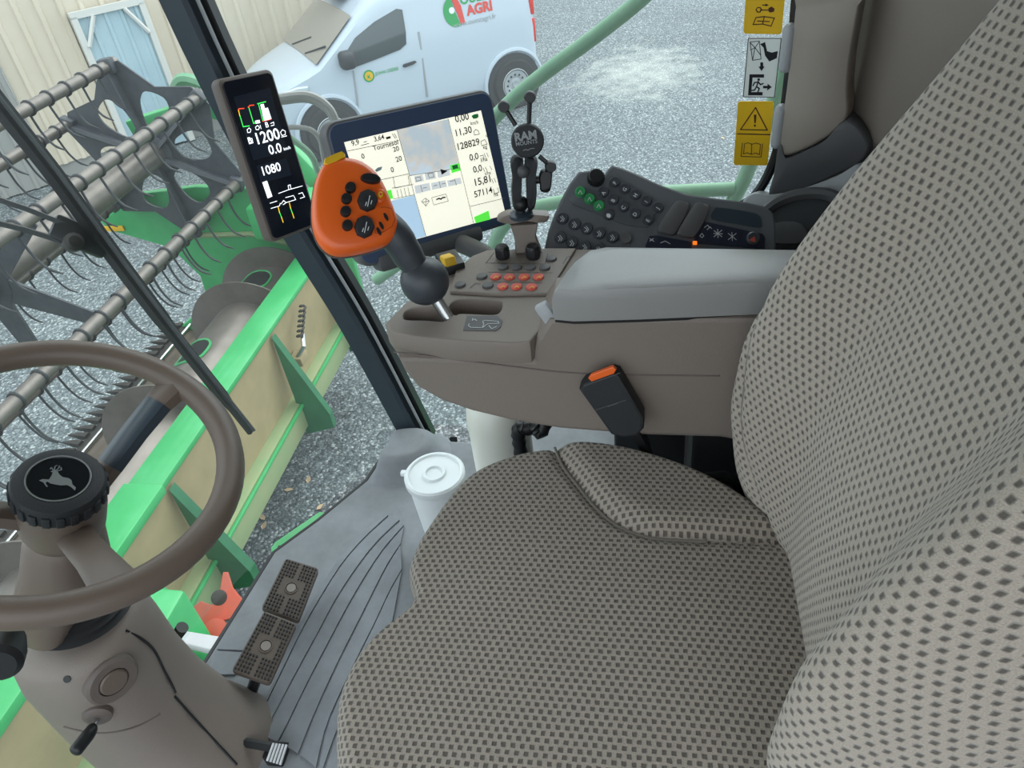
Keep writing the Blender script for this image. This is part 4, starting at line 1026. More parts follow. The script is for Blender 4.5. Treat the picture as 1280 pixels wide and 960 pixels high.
_c = RW.transposed() @ (hub_px - CAM); HPX = (640 + F_PX * _c.x / -_c.z, 480 - F_PX * _c.y / -_c.z)
def EMB(x, y): return (HPX[0] + (x - 228) / 3.2, HPX[1] + (y - 563) / 3.2)
deer = [(150, 572), (165, 566), (190, 568), (200, 553), (205, 540), (196, 536), (214, 528), (224, 534), (232, 548), (245, 558), (268, 562), (280, 570), (284, 588), (298, 600), (294, 612), (278, 598), (262, 590), (240, 592), (215, 588), (196, 584), (184, 576), (176, 582), (186, 596), (180, 598), (168, 580)]
ant = [[(208, 532), (200, 520), (196, 526)], [(212, 530), (214, 516), (222, 512)], [(218, 532), (228, 524), (232, 514)], [(224, 534), (240, 530), (238, 520)]]
link('emblem_figure', join_me(fills([deer], emp, EMB, .0004) + strokes(ant, emp, .0012, EMB, .0006), 'emblem_figure'), kn, MT['bright_steel'], 0)
# spokes, read from the photograph on the rim plane
def on_rim(px, py, r_=.178):
    p = MSW.inverted() @ PP(px, py, SC, SN); a_ = math.atan2(p.y, p.x); return a_
for (px, py), w0, w1, mt_ in (((200, 490), .021, .026, 'wheel_brown'), ((148, 740), .022, .028, 'wheel_brown'), ((-70, 600), .022, .028, 'wheel_brown')):
    a_ = on_rim(px, py); ca, sa = math.cos(a_), math.sin(a_)
    pts = [wpt(r_ * ca, r_ * sa, h) for r_, h in ((.035, -.085), (.07, -.066), (.11, -.038), (.15, -.014), (.178, -.004))]
    if px == 200: tube('spoke_inlay', [p + SN * .0012 for p in pts[1:4]], [w0 * .96, w0 * .96, w0 * 1.0], MT['slate'], sw, section=[(-.93, -.47), (-.4, -.63), (.4, -.63), (.93, -.47), (.93, .15), (.5, .42), (-.5, .42), (-.93, .15)], smooth=50)
    tube('spoke', pts, [w0, w0 * .95, w0 * .95, w0 * 1.05, w1], MT[mt_], sw, section=[(-.9, -.45), (-.4, -.6), (.4, -.6), (.9, -.45), (.9, .15), (.5, .42), (-.5, .42), (-.9, .15)], smooth=50)
# ================================================================ STEERING COLUMN
col = thing('steering_column', 'taupe plastic steering column with bellows and a small black lever', 'steering column', (SXC, .84, 0))
tube('tilt_housing', [SC - SN * .115, SC - SN * .13, SC - SN * .20, SC - SN * .27 + V((-.030, .01, 0)), SC - SN * .30 + V((-.034, .01, 0))], [.55, .8, .95, .85, .7], MT['wheel_brown'], col, section=rrect(.115, .085, .03, 4), smooth=50)
tube('column_tube', [SC - SN * .10, SC - SN * .34], .034, MT['slate'], col, 20)
bel = V((SXC + .012, .832, .412))
prof = [(.05, .05)]
for k in range(6): prof += [(.052 + .005 * k, .040 - .011 * k), (.043 + .005 * k, .0345 - .011 * k)]
lathe('bellows', prof, frame(bel, (0, -.2, 1), (0, 1, 0)), MT['rubber'], col, 40, 20)
HS = [(.372, .842, .055, .05), (.368, .842, .078, .072), (.35, .845, .090, .082), (.30, .850, .095, .088), (.22, .850, .095, .09), (.14, .842, .097, .095), (.07, .822, .10, .105), (.03, .805, .108, .115), (0, .795, .115, .12)]
vs_, fs = [], []; NS_ = 48
for z, cy_, hx, hy in HS:
    for k in range(NS_):
        a_ = 2 * math.pi * k / NS_; ca, sa = math.cos(a_), math.sin(a_)
        vs_.append(V((SXC + hx * math.copysign(abs(ca) ** .78, ca), cy_ + hy * math.copysign(abs(sa) ** .78, sa), z)))
for j in range(len(HS) - 1):
    for k in range(NS_): fs.append((j * NS_ + k, j * NS_ + (k + 1) % NS_, (j + 1) * NS_ + (k + 1) % NS_, (j + 1) * NS_ + k))
fs.append(tuple(range(NS_))); fs.append(tuple((len(HS) - 1) * NS_ + k for k in range(NS_)))
from mathutils.bvhtree import BVHTree
bvh = BVHTree.FromPolygons(vs_, fs)
def onh(px, py, lift=0):
    r_ = bvh.ray_cast(CAM, ray(px, py))
    if r_[0] is None: return None, None
    n_ = r_[1] if r_[1].dot(ray(px, py)) < 0 else -r_[1]
    return r_[0] + n_ * lift, n_
hous = mk('housing', vs_, fs, MT['taupe'], col, 60)
c_, n_ = onh(140, 850)
if c_:
    Mb = frame(c_, n_, (0, 0, 1))
    lathe('key_boss', [(.036, -.012), (.036, .002), (.032, .006), (.021, .006), (.020, .003)], Mb, MT['taupe_dark'], hous, 32)
    lathe('key_cap', [(.019, -.004), (.019, .006), (.017, .008), (.001, .0085)], Mb, MT['wheel_brown'], hous, 28)
c_, n_ = onh(84, 849)
if c_: lathe('screw_hole', [(.005, -.003), (.005, .001), (.003, .001)], frame(c_, n_, (0, 0, 1)), MT['black'], hous, 14)
for poly, wd in (([(157, 788), (176, 798), (192, 812), (204, 836), (214, 855), (219, 866)], .0022), ([(218, 870), (232, 886), (250, 906), (272, 930), (296, 956)], .0022), ([(45, 888), (80, 908), (120, 916), (165, 910), (200, 892)], .0020)):
    pts = [q_ for q_ in (onh(x, y, .0)[0] for x, y in poly) if q_]
    if len(pts) > 2: tube('housing_seam', spline(pts, 4), wd, MT['black'] if wd > .0021 else MT['taupe_dark'], hous, 6)
c_, n_ = onh(122, 893)
if c_:
    lathe('lever_boss', [(.020, -.006), (.019, .004), (.012, .008), (.008, .008)], frame(c_, n_, (0, 0, 1)), MT['taupe_dark'], col, 24)
    a_ = c_ + n_ * .006; b_ = PP(112, 916, c_ + n_ * .03, n_); e_ = PP(92, 942, c_ + n_ * .055, n_)
    lv = tube('tilt_lever', [a_, a_.lerp(b_, .6)], .0045, MT['bright_steel'], col, 10)
    tube('lever_grip', spline([a_.lerp(b_, .55), b_, b_.lerp(e_, .6), e_], 4), [.0055, .0065, .0075, .008, .0085, .009, .009, .009, .009, .009, .009, .008, .005], MT['black'], lv, 12)
sk = P(222, 790, x=.20)
tube('stalk', [V((.12, .85, .36)), P(208, 815, x=.19), P(228, 784, x=.205)], [.010, .010, .011], MT['black'], col, 12)
kb_ = P(0, 822, y=.735)
lathe('side_knob', [(.02, -.03), (.024, -.01), (.024, .008), (.018, .014)], frame(kb_, (-.8, -.5, .2), (0, 0, 1)), MT['black'], col, 24)
# ================================================================ PEDALS
def pedal(quad, zc, label, base):
    M = frame(P(sum(q[0] for q in quad) / 4, sum(q[1] for q in quad) / 4, z=zc), (-.12, -.30, .94), (0, 1, 0))
    t_ = thing('brake_pedal', label, 'pedal', base)
    o_, nn = M.to_translation(), M.col[2].to_3d(); pts = [PP(x, y, o_, nn) for x, y in quad]
    r_ = []
    for i, p in enumerate(pts):
        a_, b_ = pts[i - 1], pts[(i + 1) % 4]; r_ += [p + nrm3(a_ - p) * .006, p + (nrm3(a_ - p) + nrm3(b_ - p)) * .0018, p + nrm3(b_ - p) * .006]
    pad = plate('pedal_pad', [local(M, r_)], M @ Matrix.Translation((0, 0, -.016)), .016, MT['pedal_brown'], t_, .003)
    def bl(u, v): return pts[0].lerp(pts[1], u).lerp(pts[3].lerp(pts[2], u), v)
    mes = []; bm = bmesh.new()
    for i in range(11):
        for j in range(15):
            u, v = .07 + .86 * i / 10, .05 + .90 * j / 14
            if .42 < u < .58 or (abs(v - .5) < .15 and abs(u - .5) < .26): continue
            p = bl(u, v); c_ = bmesh.ops.create_cone(bm, cap_ends=True, segments=6, radius1=.0023, radius2=.0017, depth=.003, matrix=Matrix.Translation(p + nn * .0013) @ M.to_3x3().to_4x4())
    tr = link('tread', me_bm(bm, 'tread'), t_, MT['rubber'], 0); tr['kind'] = 'stuff'
    c_ = bl(.5, .5); u_ = (bl(.6, .5) - c_); rr = .0125
    lathe('badge_ring', [(rr, 0), (rr, .002), (rr - .002, .002), (rr - .002, 0)], Matrix.Translation(c_) @ M.to_3x3().to_4x4(), MT['pedal_brown'], t_, 24)
    lathe('badge', [(rr - .003, 0), (rr - .004, .0018)], Matrix.Translation(c_) @ M.to_3x3().to_4x4(), MT['pedal_grey'], t_, 20)
    e_ = bl(.5, 1.0); tube('pedal_arm', [bl(.5, .6) - nn * .014, bl(.5, .75) - nn * .03, V((e_.x, e_.y + .03, .0))], .010, MT['black'], t_, 8)
mat('pedal_brown', (92, 82, 74), .55, bump=.15, bscale=500); mat('pedal_grey', (132, 124, 118), .5)
pedal([(357, 697), (399, 710), (373, 777), (326, 760)], .075, 'brown brake pedal with studded tread, next to the ribbed mat', P(362, 735, z=0))
pedal([(330, 763), (371, 779), (337, 855), (289, 838)], .085, 'brown brake pedal with studded tread, next to the steering column', P(330, 808, z=0))
M = frame(P(345, 940, z=.03), (-.1, -.5, .85), (0, 1, 0))
fp = thing('foot_switch', 'small black ribbed foot switch at the base of the steering column', 'pedal', P(345, 950, z=0))
pplate('switch_pad', [(340, 928), (360, 930), (352, 956), (332, 950)], M, .012, MT['black'], fp, .002)
for k in range(5):
    tube('grip_rib', [PP(342 + 4 * k, 929 + .5 * k, M.to_translation() + M.col[2].to_3d() * .012, M.col[2].to_3d()), PP(334 + 4 * k, 951 + 1.2 * k, M.to_translation() + M.col[2].to_3d() * .012, M.col[2].to_3d())], .0022, MT['key_print'], fp, 6)
tube('switch_arm', [P(305, 928, z=.035), P(340, 934, z=.035)], .008, MT['black'], fp, 8)
box('switch_foot', (.03, .03, .03), Matrix.Translation(P(345, 942, z=.015)), MT['black'], fp, .003)
# bucket and jug
bc = P(543, 592, z=.19)
bu = thing('bucket', 'white plastic bucket with a snap-on lid standing on the mat', 'bucket', (bc.x, bc.y, 0))
Mz = Matrix.Translation((bc.x, bc.y, 0))
lathe('bucket_body', [(.044, .005), (.046, .005), (.055, .172), (.059, .174), (.059, .180), (.054, .182)], Mz, MT['bucket_white'], bu, 36)
ld = lathe('lid', [(.0595, .176), (.0605, .178), (.0605, .190), (.057, .194), (.052, .194), (.050, .190), (.024, .190), (.022, .195), (.017, .195), (.015, .191), (.001, .191)], Mz, MT['bucket_white'], bu, 36)
box('lid_tab', (.012, .02, .01), Matrix.Translation((bc.x + .005, bc.y + .062, .183)), MT['bucket_white'], ld, .003)
jc = P(626, 545, z=.30)
jg = thing('jug', 'off-white plastic jug partly hidden beneath the armrest console', 'jug', (jc.x, jc.y, 0))
lathe('jug_body', [(.05, .004), (.055, .008), (.057, .35), (.053, .38), (.04, .395), (.03, .40)], Matrix.Translation((jc.x, jc.y, 0)), MT['jug_white'], jg, 32)
lathe('jug_cap', [(.03, .395), (.03, .415), (.026, .417)], Matrix.Translation((jc.x, jc.y, 0)), MT['jug_white'], jg, 24)
hz = [P(648, 540, z=.36), P(658, 536, z=.37), P(668, 534, z=.38), P(680, 534, z=.38)]
chs = thing('cable_sleeve', 'black corrugated cable sleeve hanging under the armrest console', 'cable', (hz[0].x, hz[0].y, .3))
pts = spline([hz[0] - V((0, 0, .35)), hz[0] - V((0, 0, .1))] + hz + [hz[-1] + V((.05, -.05, .12))], 8)
tube('sleeve', pts, [.013 if k % 2 else .0105 for k in range(len(pts))], MT['black'], chs, 10, smooth=60)
# ================================================================ ARMREST CONSOLE
con = thing('armrest_console', 'taupe armrest console with padded lid beside the seat', 'console', (.46, .1, .46))
X1, XB = .338, .60
sid = [P(x, y, x=X1) for x, y in ((484, 412), (486, 425), (492, 442), (505, 465), (522, 485), (552, 502), (590, 515), (640, 527), (700, 537), (800, 545), (900, 548))]
prf = [(sid[0].y - .004, .632)] + [(p.y, p.z) for p in sid if p.z < .622] + [(-.20, .462), (-.32, .47), (-.32, .694), (.172, .694), (.192, .660), (.20, .628)]
MCN = frame((XB, 0, 0), (-1, 0, 0), (0, 0, 1))
MCN = frame((.445, 0, 0), (-1, 0, 0), (0, 0, 1))
plate('console_body', [local(MCN, [(.445, y, z) for y, z in prf])], MCN, .445 - X1, MT['taupe'], con, .007)
MCF = frame((.565, 0, 0), (-1, 0, 0), (0, 0, 1))
plate('deck_support', [local(MCF, [(.565, y, z) for y, z in ((.165, .55), (.36, .55), (.385, .60), (.37, .628), (.165, .628))])], MCF, .13, MT['taupe'], con, .008)
tube('side_crease', spline([P(x, y, x=X1 - .0005) for x, y in ((492, 440), (560, 448), (640, 458), (730, 467), (900, 470))], 4), .0012, MT['taupe_dark'], con, 6)
# deck with the gate slots cut through it
ZD = .664
C2 = lambda x, y: (460 + x / 4.267, 290 + y / 4.267)
def dk(pix, z=ZD, sp=0):
    pts = [P(*p, z=z) for p in pix]
    return [(p.x, p.y) for p in (cspline(pts, sp) if sp else pts)]
slot1 = dk([C2(*p) for p in ((188, 452), (196, 425), (240, 405), (320, 397), (385, 400), (420, 470), (300, 468), (205, 466))], sp=3)
slot2 = dk([C2(*p) for p in ((432, 400), (452, 374), (505, 360), (690, 366), (716, 385), (700, 425), (660, 438), (500, 432), (470, 440), (445, 430))], sp=3)
deck_o = dk([(481, 404), (489, 415), (520, 421), (580, 426), (640, 429), (662, 427), (678, 408), (704, 378), (748, 318), (742, 311), (700, 311), (640, 316), (590, 330), (545, 350), (505, 380)])
plate('deck', [deck_o, slot1, slot2], Matrix.Translation((0, 0, ZD - .035)), .035, MT['taupe'], con, .003)
plate('slot_floor', [dk([(484, 405), (520, 418), (640, 424), (690, 376), (640, 340), (520, 372)])], Matrix.Translation((0, 0, ZD - .034)), .002, MT['black_soft'], con)
MD = Matrix.Translation((.45, .28, ZD + .001))
kp = plate('key_field', [dk([C2(*p) for p in ((440, 330), (470, 215), (560, 140), (640, 110), (960, 100), (1110, 100), (1030, 230), (960, 340), (700, 345))], ZD)], Matrix.Translation((0, 0, ZD - .001)), .006, MT['taupe'], con, .002)
ZK = ZD + .005
btn = lathe_me([(.0082, 0), (.0082, .002), (.0072, .0032), (.004, .0037)], 20); 
bm_g = btn.copy(); fin(bm_g, MT['key_grey'], 35); bm_r = btn.copy(); fin(bm_r, MT['key_red'], 35)
for x, y in ((492, 284), (608, 240), (640, 289), (720, 191), (792, 192), (868, 192), (943, 193), (978, 146)):
    inst('console_key', bm_g, Matrix.Translation(P(*C2(x, y), z=ZK)), kp)
MKY = Matrix.Translation((.45, .28, ZK + .0040))
glyph = []
for x, y in ((682, 242), (755, 244), (833, 244), (910, 244), (720, 294), (793, 295), (873, 297)):
    inst('console_key', bm_r, Matrix.Translation(P(*C2(x, y), z=ZK)), kp)
    glyph += strokes([[(x - 12, y + 6), (x, y - 8), (x + 12, y + 4)], [(x - 10, y + 2), (x + 12, y - 6)]], MKY, .0008, C2)
prnt('key_marks', glyph, 'sticker_yellow', kp)
prnt('key_lines', strokes([[(645, 215), (985, 219)], [(650, 268), (930, 272)], [(630, 166), (945, 172)], [(630, 166), (672, 112)], [(945, 172), (958, 118)], [(545, 300), (570, 275), (600, 280)], [(1040, 170), (1062, 135), (1090, 128)]], Matrix.Translation((.45, .28, ZK)), .0009, C2), 'black_soft', kp)
for x, y in ((720, 135), (882, 135)):
    c_ = P(*C2(x, y), z=ZK)
    k_ = lathe('rotary_knob', [(.0100, 0), (.0100, .017), (.0085, .0195), (.003, .0198)], Matrix.Translation(c_), MT['black'], con, 24)
    for q_ in range(16):
        a_ = 2 * math.pi * q_ / 16
        box('knurl', (.0016, .0016, .013), Matrix.Translation(c_ + V((.0101 * math.cos(a_), .0101 * math.sin(a_), .0085))), MT['black_soft'], k_)
gate = plate('gate_label', [dk([C2(*p) for p in ((508, 526), (528, 450), (690, 450), (716, 475), (708, 508), (685, 528))])], Matrix.Translation((0, 0, ZD)), .001, MT['charcoal'], con)
MG = Matrix.Translation((.45, .28, ZD + .0012))
prnt('gate_print', strokes([[(540, 490), (535, 500), (548, 510), (610, 512), (618, 492), (612, 478), (625, 472), (695, 478), (698, 488), (640, 490), (625, 500), (612, 512)], [(560, 462), (556, 474), (570, 466), (580, 474)], [(645, 500), (660, 518), (685, 505)]], MG, .0011, C2), 'key_print', gate)
sw_ = box('hazard_base', (.05, .034, .022), Matrix.Translation(P(563, 330, z=.668)) @ Matrix.Rotation(.5, 4, 'Z'), MT['black'], con, .003)
box('hazard_flap', (.034, .018, .014), Matrix.Translation(P(560, 325, z=.683)) @ Matrix.Rotation(.5, 4, 'Z') @ Matrix.Rotation(.3, 4, 'Y'), MT['yellow'], sw_, .003)
# padded lid
LZ = .742
lid_o = [P(*p, z=LZ) for p in ((690, 362), (700, 345), (716, 325), (732, 312), (752, 308))]
back_far = P(975, 317, z=LZ); near = P(900, 352, z=LZ)
lid_o += [V((back_far.x + .012, back_far.y, LZ)), V((back_far.x, -.26, LZ)), V((back_far.x - .03, -.29, LZ)), V((near.x + .02, -.29, LZ)), V((near.x, -.26, LZ)), V((near.x - .003, -.1, LZ)), P(800, 361, z=LZ), P(715, 364, z=LZ)]
dome('armrest_pad', lid_o, (0, 0, 1), [(1.0, -.044), (1.006, -.036), (1.006, -.014), (.99, -.004), (.955, 0), (.8, .002), (.3, .003)], MT['armrest_grey'], con, 40)
plate('lid_gap', [[(p.x + .006, p.y) for p in lid_o]], Matrix.Translation((0, 0, .690)), .009, MT['black'], con)
box('lid_hinge', (.012, .018, .03), Matrix.Translation(P(683, 391, x=.348)) @ Matrix.Rotation(-.5, 4, 'X'), MT['pad_grey'], con, .003)
box('console_post', (.14, .16, .47), Matrix.Translation((.50, -.10, .24)), MT['black_soft'], con, .01)

# ================================================================ JOYSTICK
jb = P(563, 402, z=.655)
joy = thing('control_lever', 'orange-headed control lever with black thumb buttons and ball joint', 'joystick', jb)
ball = P(531, 351, x=.405); g1 = P(492, 292, x=.405)
tube('stick', [jb, jb.lerp(ball, .6), ball], .0085, MT['bright_steel'], joy, 16)
ax = nrm3(g1 - ball)
lathe('ball', [(.001, -.0335)] + [(.0335 * math.sin(math.pi * k / 16), -.0335 * math.cos(math.pi * k / 16)) for k in range(1, 16)] + [(.001, .0335)], frame(ball, ax, (0, 1, 0)), MT['slate_ball'], joy, 36, 170)
hc = P(443, 262, x=.40)
tube('grip', spline([ball + ax * .02, ball.lerp(g1, .55), g1, P(468, 272, x=.41)], 5), [.018, .018, .019, .019, .020, .021, .021, .021, .022, .022, .022, .022, .022, .021, .020, .02], MT['slate_ball'], joy, 18)
HN = nrm3(V((-.62, -.45, .64)))
MH = frame(hc, HN, (0, 0, 1))
ho = [(404, 208), (416, 202), (432, 200), (452, 205), (470, 219), (481, 237), (489, 256), (496, 276), (497, 290), (489, 303), (470, 312), (442, 319), (418, 320), (402, 310), (392, 291), (389, 266), (391, 240), (396, 222)]
o_ = MH.to_translation()
hring = cspline([PP(x, y, o_, HN) for x, y in ho], 3)
hd_ = dome('head', hring, HN, [(.97, -.012), (1.0, -.004), (1.0, .004), (.975, .011), (.92, .016), (.82, .0185), (.5, .020)], MT['orange'], joy, 60)
dome('head_back', hring, HN, [(.45, -.045), (.75, -.036), (.95, -.020), (1.015, -.008), (1.015, -.003)], MT['charcoal'], joy, 60)
MH2 = MH @ Matrix.Translation((0, 0, .019)); E6 = lambda x, y: (380 + x / 4.365, 100 + y / 4.365)
o2 = MH2.to_translation()
def each(name, mes, mt, parent):
    for m_ in mes: link(name, m_, parent, MT[mt], 0)
def hkey(name, cx, cy, rx, ry_, h, mt, ang=0, n_=18, r=.3):
    ring_ = []
    for k in range(n_):
        a_ = 2 * math.pi * k / n_; x, y = rx * math.cos(a_), ry_ * math.sin(a_); c_, s_ = math.cos(ang), math.sin(ang)
        ring_.append(PP(*E6(cx + x * c_ - y * s_, cy + x * s_ + y * c_), o2, HN))
    return dome(name, ring_, HN, [(1, -.006), (1, h * .6), (.88, h), (.5, h * 1.08)], MT[mt], hd_, 50)
hkey('thumb_rocker', 362, 543, 56, 27, .007, 'black', .12)
for x, y in ((253, 592), (231, 652), (226, 722), (236, 797)): hkey('thumb_button', x, y, 30, 30, .007, 'black')
for x, y in ((345, 663), (328, 806)):
    b_ = hkey('thumb_knob', x, y, 56, 60, .009, 'black_soft', 0, 8)
    M = MH2 @ Matrix.Translation((0, 0, .0102))
    o3 = M.to_translation()
    prnt('thumb_knob_mark', strokes([[(x + 2, y + 26), (x + 14, y - 30)], [(x - 10, y + 22), (x - 4, y + 4)], [(x + 20, y + 14), (x + 25, y - 4)]], M, .0011, E6), 'key_print', hd_)
hkey('stop_ring', 417, 634, 30, 38, .003, 'orange', .0); hkey('stop_button', 415, 632, 15, 18, .006, 'yellow'); hkey('stop_button', 415, 632, 7, 8, .007, 'lamp_red')
prnt('head_outline', strokes([[(392, 700), (440, 694), (478, 702), (496, 760), (480, 800), (430, 830), (392, 838), (382, 790), (392, 700)]], MH2, .0007, E6), 'orange_dark', hd_)
for x, y in ((447, 748), (422, 795), (408, 826)): hkey('rocker_slot', x, y, 9, 24, .002, 'black', -.5)
dome('thumb_tab', [PP(*E6(x, y), o_, HN) for x, y in ((104, 478), (108, 455), (165, 428), (205, 414), (220, 426), (222, 446), (180, 470), (122, 494))], HN, [(1, -.012), (1, .012), (.9, .017)], MT['yellow'], joy)

# ================================================================ MONITOR
def rotM(c_, yaw, pit, rol):
    cy_, sy = math.cos(yaw), math.sin(yaw); n0 = V((-cy_, -sy, 0)); u0 = V((sy, -cy_, 0)); v0 = V((0, 0, 1))
    n_ = n0 * math.cos(pit) + v0 * math.sin(pit); v = v0 * math.cos(pit) - n0 * math.sin(pit)
    v2 = v * math.cos(rol) - u0 * math.sin(rol); return frame(c_, n_, v2)
R_ = math.radians
MM = rotM(V((.672, .402, .747)), R_(43.07), R_(14.79), R_(-4.47))
mon = thing('touchscreen_monitor', 'black-framed touchscreen monitor with a cream page on its screen', 'monitor', (.66, .40, .60))
plate('casing', [rrect(.296, .226, .022, 6)], MM @ Matrix.Translation((0, 0, -.038)), .036, MT['key_grey'], mon, .006)
plate('bezel', [rrect(.286, .216, .018, 6)], MM @ Matrix.Translation((0, 0, -.003)), .004, MT['bezel_navy'], mon, .001)
MQ = MM @ Matrix.Translation((0, 0, .0012))
scr = prnt('screen', fills([[(218, 340), (965, 166), (1100, 735), (402, 926)]], MQ, E6, .0003), 'screen_cream', mon)
prnt('camera_picture', fills([[(505, 272), (785, 213), (848, 480), (575, 521)]], MQ, E6, .0006), 'screen_camera', scr)
prnt('map_area', fills([[(345, 690), (600, 628), (664, 852), (404, 922)]], MQ, E6, .0006), 'screen_blue', scr)
each('tool_button', fills([[(600, 577), (682, 560), (692, 602), (608, 622)], [(690, 562), (770, 545), (780, 583), (697, 601)], [(778, 548), (852, 530), (860, 566), (786, 583)], [(598, 525), (645, 515), (655, 552), (605, 562)], [(655, 505), (712, 495), (722, 538), (663, 548)], [(722, 492), (790, 480), (798, 520), (730, 536)]], MQ, E6, .0007), 'screen_grey', scr)
each('lime_button', fills([[(925, 748), (1005, 712), (1016, 760), (936, 781)], [(795, 466), (844, 453), (854, 494), (805, 508)], [(442, 606), (474, 598), (486, 645), (455, 655)]], MQ, E6, .0009), 'screen_lime', scr)
each('vehicle_icon', fills([[(912, 196), (925, 188), (948, 184), (951, 202), (940, 210), (922, 212)], [(805, 468), (835, 460), (840, 480), (812, 490)]], MQ, E6, .0011), 'print_green', scr)
tx = []
for s_, p0, p1 in (('0,00', (826, 232), (900, 214)), ('11,30', (830, 307), (916, 286)), ('128829', (840, 382), (958, 352)), ('0,0', (904, 441), (952, 429)), ('0,0', (924, 507), (972, 494)), ('15,81', (934, 578), (1018, 555)), ('57114', (930, 641), (1028, 614)),
                   ('9,9', (261, 361), (302, 350)), ('3,64', (384, 336), (438, 322)), ('Tournesol', (378, 386), (514, 350)), ('20', (488, 393), (519, 384)), ('20', (503, 448), (535, 438)), ('0', (315, 431), (331, 427)), ('0', (475, 505), (491, 501)),
                   ('km/h', (908, 246), (950, 238)), ('t/h', (990, 312), (1010, 306)), ('kg', (978, 377), (998, 371)), ('l/ha', (965, 448), (1000, 440)), ('t/ha', (985, 520), (1018, 513)), ('ha', (1036, 636), (1058, 630))):
    link('screen_text', ptext(s_, p0, p1, MQ, E6, lift=.0011, bold=.0012), scr, MT['screen_ink'], 0)
tx += fills([[(742, 486), (782, 496), (750, 517)], [(445, 312), (470, 306), (472, 318), (448, 324)]], MQ, E6, .0011)
tx += strokes([[(722, 652), (735, 646), (745, 650), (755, 642), (768, 640)]], MQ, .0022, E6, .0011)
each('screen_icon', tx, 'screen_ink', scr)
lnz = strokes([[(786, 214), (925, 786)], [(572, 522), (664, 852)], [(236, 388), (516, 330)], [(575, 522), (848, 480)], [(505, 272), (575, 522)], [(416, 545), (570, 512)], [(480, 590), (594, 570)], [(484, 650), (600, 626)], [(905, 690), (1090, 645)], [(485, 530), (495, 590), (575, 572), (566, 522)], [(695, 642), (772, 622), (786, 660), (706, 682), (695, 642)],
               [(505, 600), (515, 640)], [(525, 595), (535, 637)], [(545, 590), (555, 633)], [(565, 586), (575, 628)], [(635, 575), (645, 612)], [(648, 590), (668, 586)], [(735, 552), (745, 590)], [(705, 578), (725, 572)], [(750, 568), (770, 563)], [(795, 553), (820, 548)], [(820, 540), (830, 574)],
               [(640, 662), (660, 645), (682, 660), (664, 688), (640, 662)], [(665, 646), (662, 686)], [(642, 668), (680, 660)], [(608, 533), (632, 528), (638, 546), (612, 552), (608, 533)], [(674, 512), (702, 507), (708, 528), (682, 534), (674, 512)]], MQ, .0009, E6, .0010)
lnz += strokes([[(925, 282), (935, 270), (950, 278), (955, 296), (928, 300), (925, 282)], [(963, 335), (985, 325), (998, 350), (968, 358), (963, 335)], [(958, 415), (975, 410), (980, 425)], [(982, 402), (990, 425)], [(995, 398), (1004, 420)], [(975, 480), (985, 500)], [(988, 476), (998, 497)], [(1012, 470), (1024, 490)], [(1022, 540), (1032, 562)], [(1035, 536), (1045, 558)], [(1030, 595), (1040, 620), (1062, 612), (1054, 588)], [(480, 295), (498, 320)], [(490, 292), (505, 315)], [(325, 340), (340, 335)], [(310, 358), (352, 346)]], MQ, .0011, E6, .0010)
prnt('screen_lines', lnz, 'screen_line', scr)
prnt('map_pin', fills([[(385, 492), (400, 478), (425, 472), (420, 490), (395, 502)]], MQ, E6, .0011), 'door_blue', scr)
tube('monitor_arm', spline([MM @ V((.0, -.06, -.036)), MM @ V((.02, -.10, -.07)), V((.64, .33, .63)), V((.58, .26, .62))], 4), .016, MT['charcoal'], mon, 12)
box('bottom_ledge', (.20, .03, .04), MM @ Matrix.Translation((-.02, -.112, -.014)), MT['charcoal'], mon, .01)

# ================================================================ CORNER POST DISPLAY
DM = rotM(V((.775, .715, .753)), R_(62.2), R_(11.6), R_(-7.0))
dsp = thing('corner_display', 'tall narrow black gauge display on the windscreen pillar', 'display', DM @ V((0, -.14, -.03)))
plate('casing', [rrect(.112, .284, .012, 5)], DM @ Matrix.Translation((0, 0, -.030)), .028, MT['taupe_dark'], dsp, .005)
plate('face', [rrect(.100, .272, .009, 5)], DM @ Matrix.Translation((0, 0, -.003)), .004, MT['screen_dark'], dsp, .0005)
DQ = DM @ Matrix.Translation((0, 0, .0012)); E5 = lambda x, y: (250 + x / 3.84, 60 + y / 3.84)
each('lit_area', fills([[(160, 235), (335, 190), (420, 500), (255, 540)], [(270, 565), (415, 530), (440, 610), (292, 650)]], DQ, E5, .0003), 'screen_dark2', dsp)
prnt('red_marks', strokes([[(182, 300), (186, 292), (210, 290)], [(230, 285), (238, 276), (258, 274)], [(300, 352), (340, 342)]], DQ, .0014, E5, .0008), 'glow_red', dsp)
prnt('yellow_marks', strokes([[(184, 300), (190, 326)], [(374, 764), (381, 790)], [(390, 812), (398, 836)], [(428, 744), (434, 770)], [(442, 792), (450, 816)]], DQ, .0014, E5, .0008), 'glow_yellow', dsp)
prnt('green_marks', strokes([[(191, 326), (206, 378), (236, 374)], [(234, 288), (256, 362), (285, 352)], [(280, 270), (300, 348)], [(275, 268), (314, 258)], [(381, 790), (390, 812)], [(434, 770), (442, 792)]], DQ, .0015, E5, .0008), 'glow_green', dsp)
wt_ = fills([[(288, 272), (304, 268), (324, 345), (306, 350)], [(304, 292), (324, 286), (342, 340), (322, 346)], [(262, 350), (284, 345), (288, 360), (266, 364)], [(298, 645), (320, 637), (346, 712), (324, 722)]], DQ, E5, .0009)
for s_, p0, p1 in (('1200', (278, 462), (386, 434)), ('0.0', (334, 512), (394, 498)), ('1080', (304, 612), (390, 588)), ('km/h', (402, 492), (434, 484)), ('B', (234, 458), (250, 454)), ('B', (316, 382), (330, 379))):
    wt_.append(ptext(s_, p0, p1, DQ, E5, lift=.0009, bold=.001))
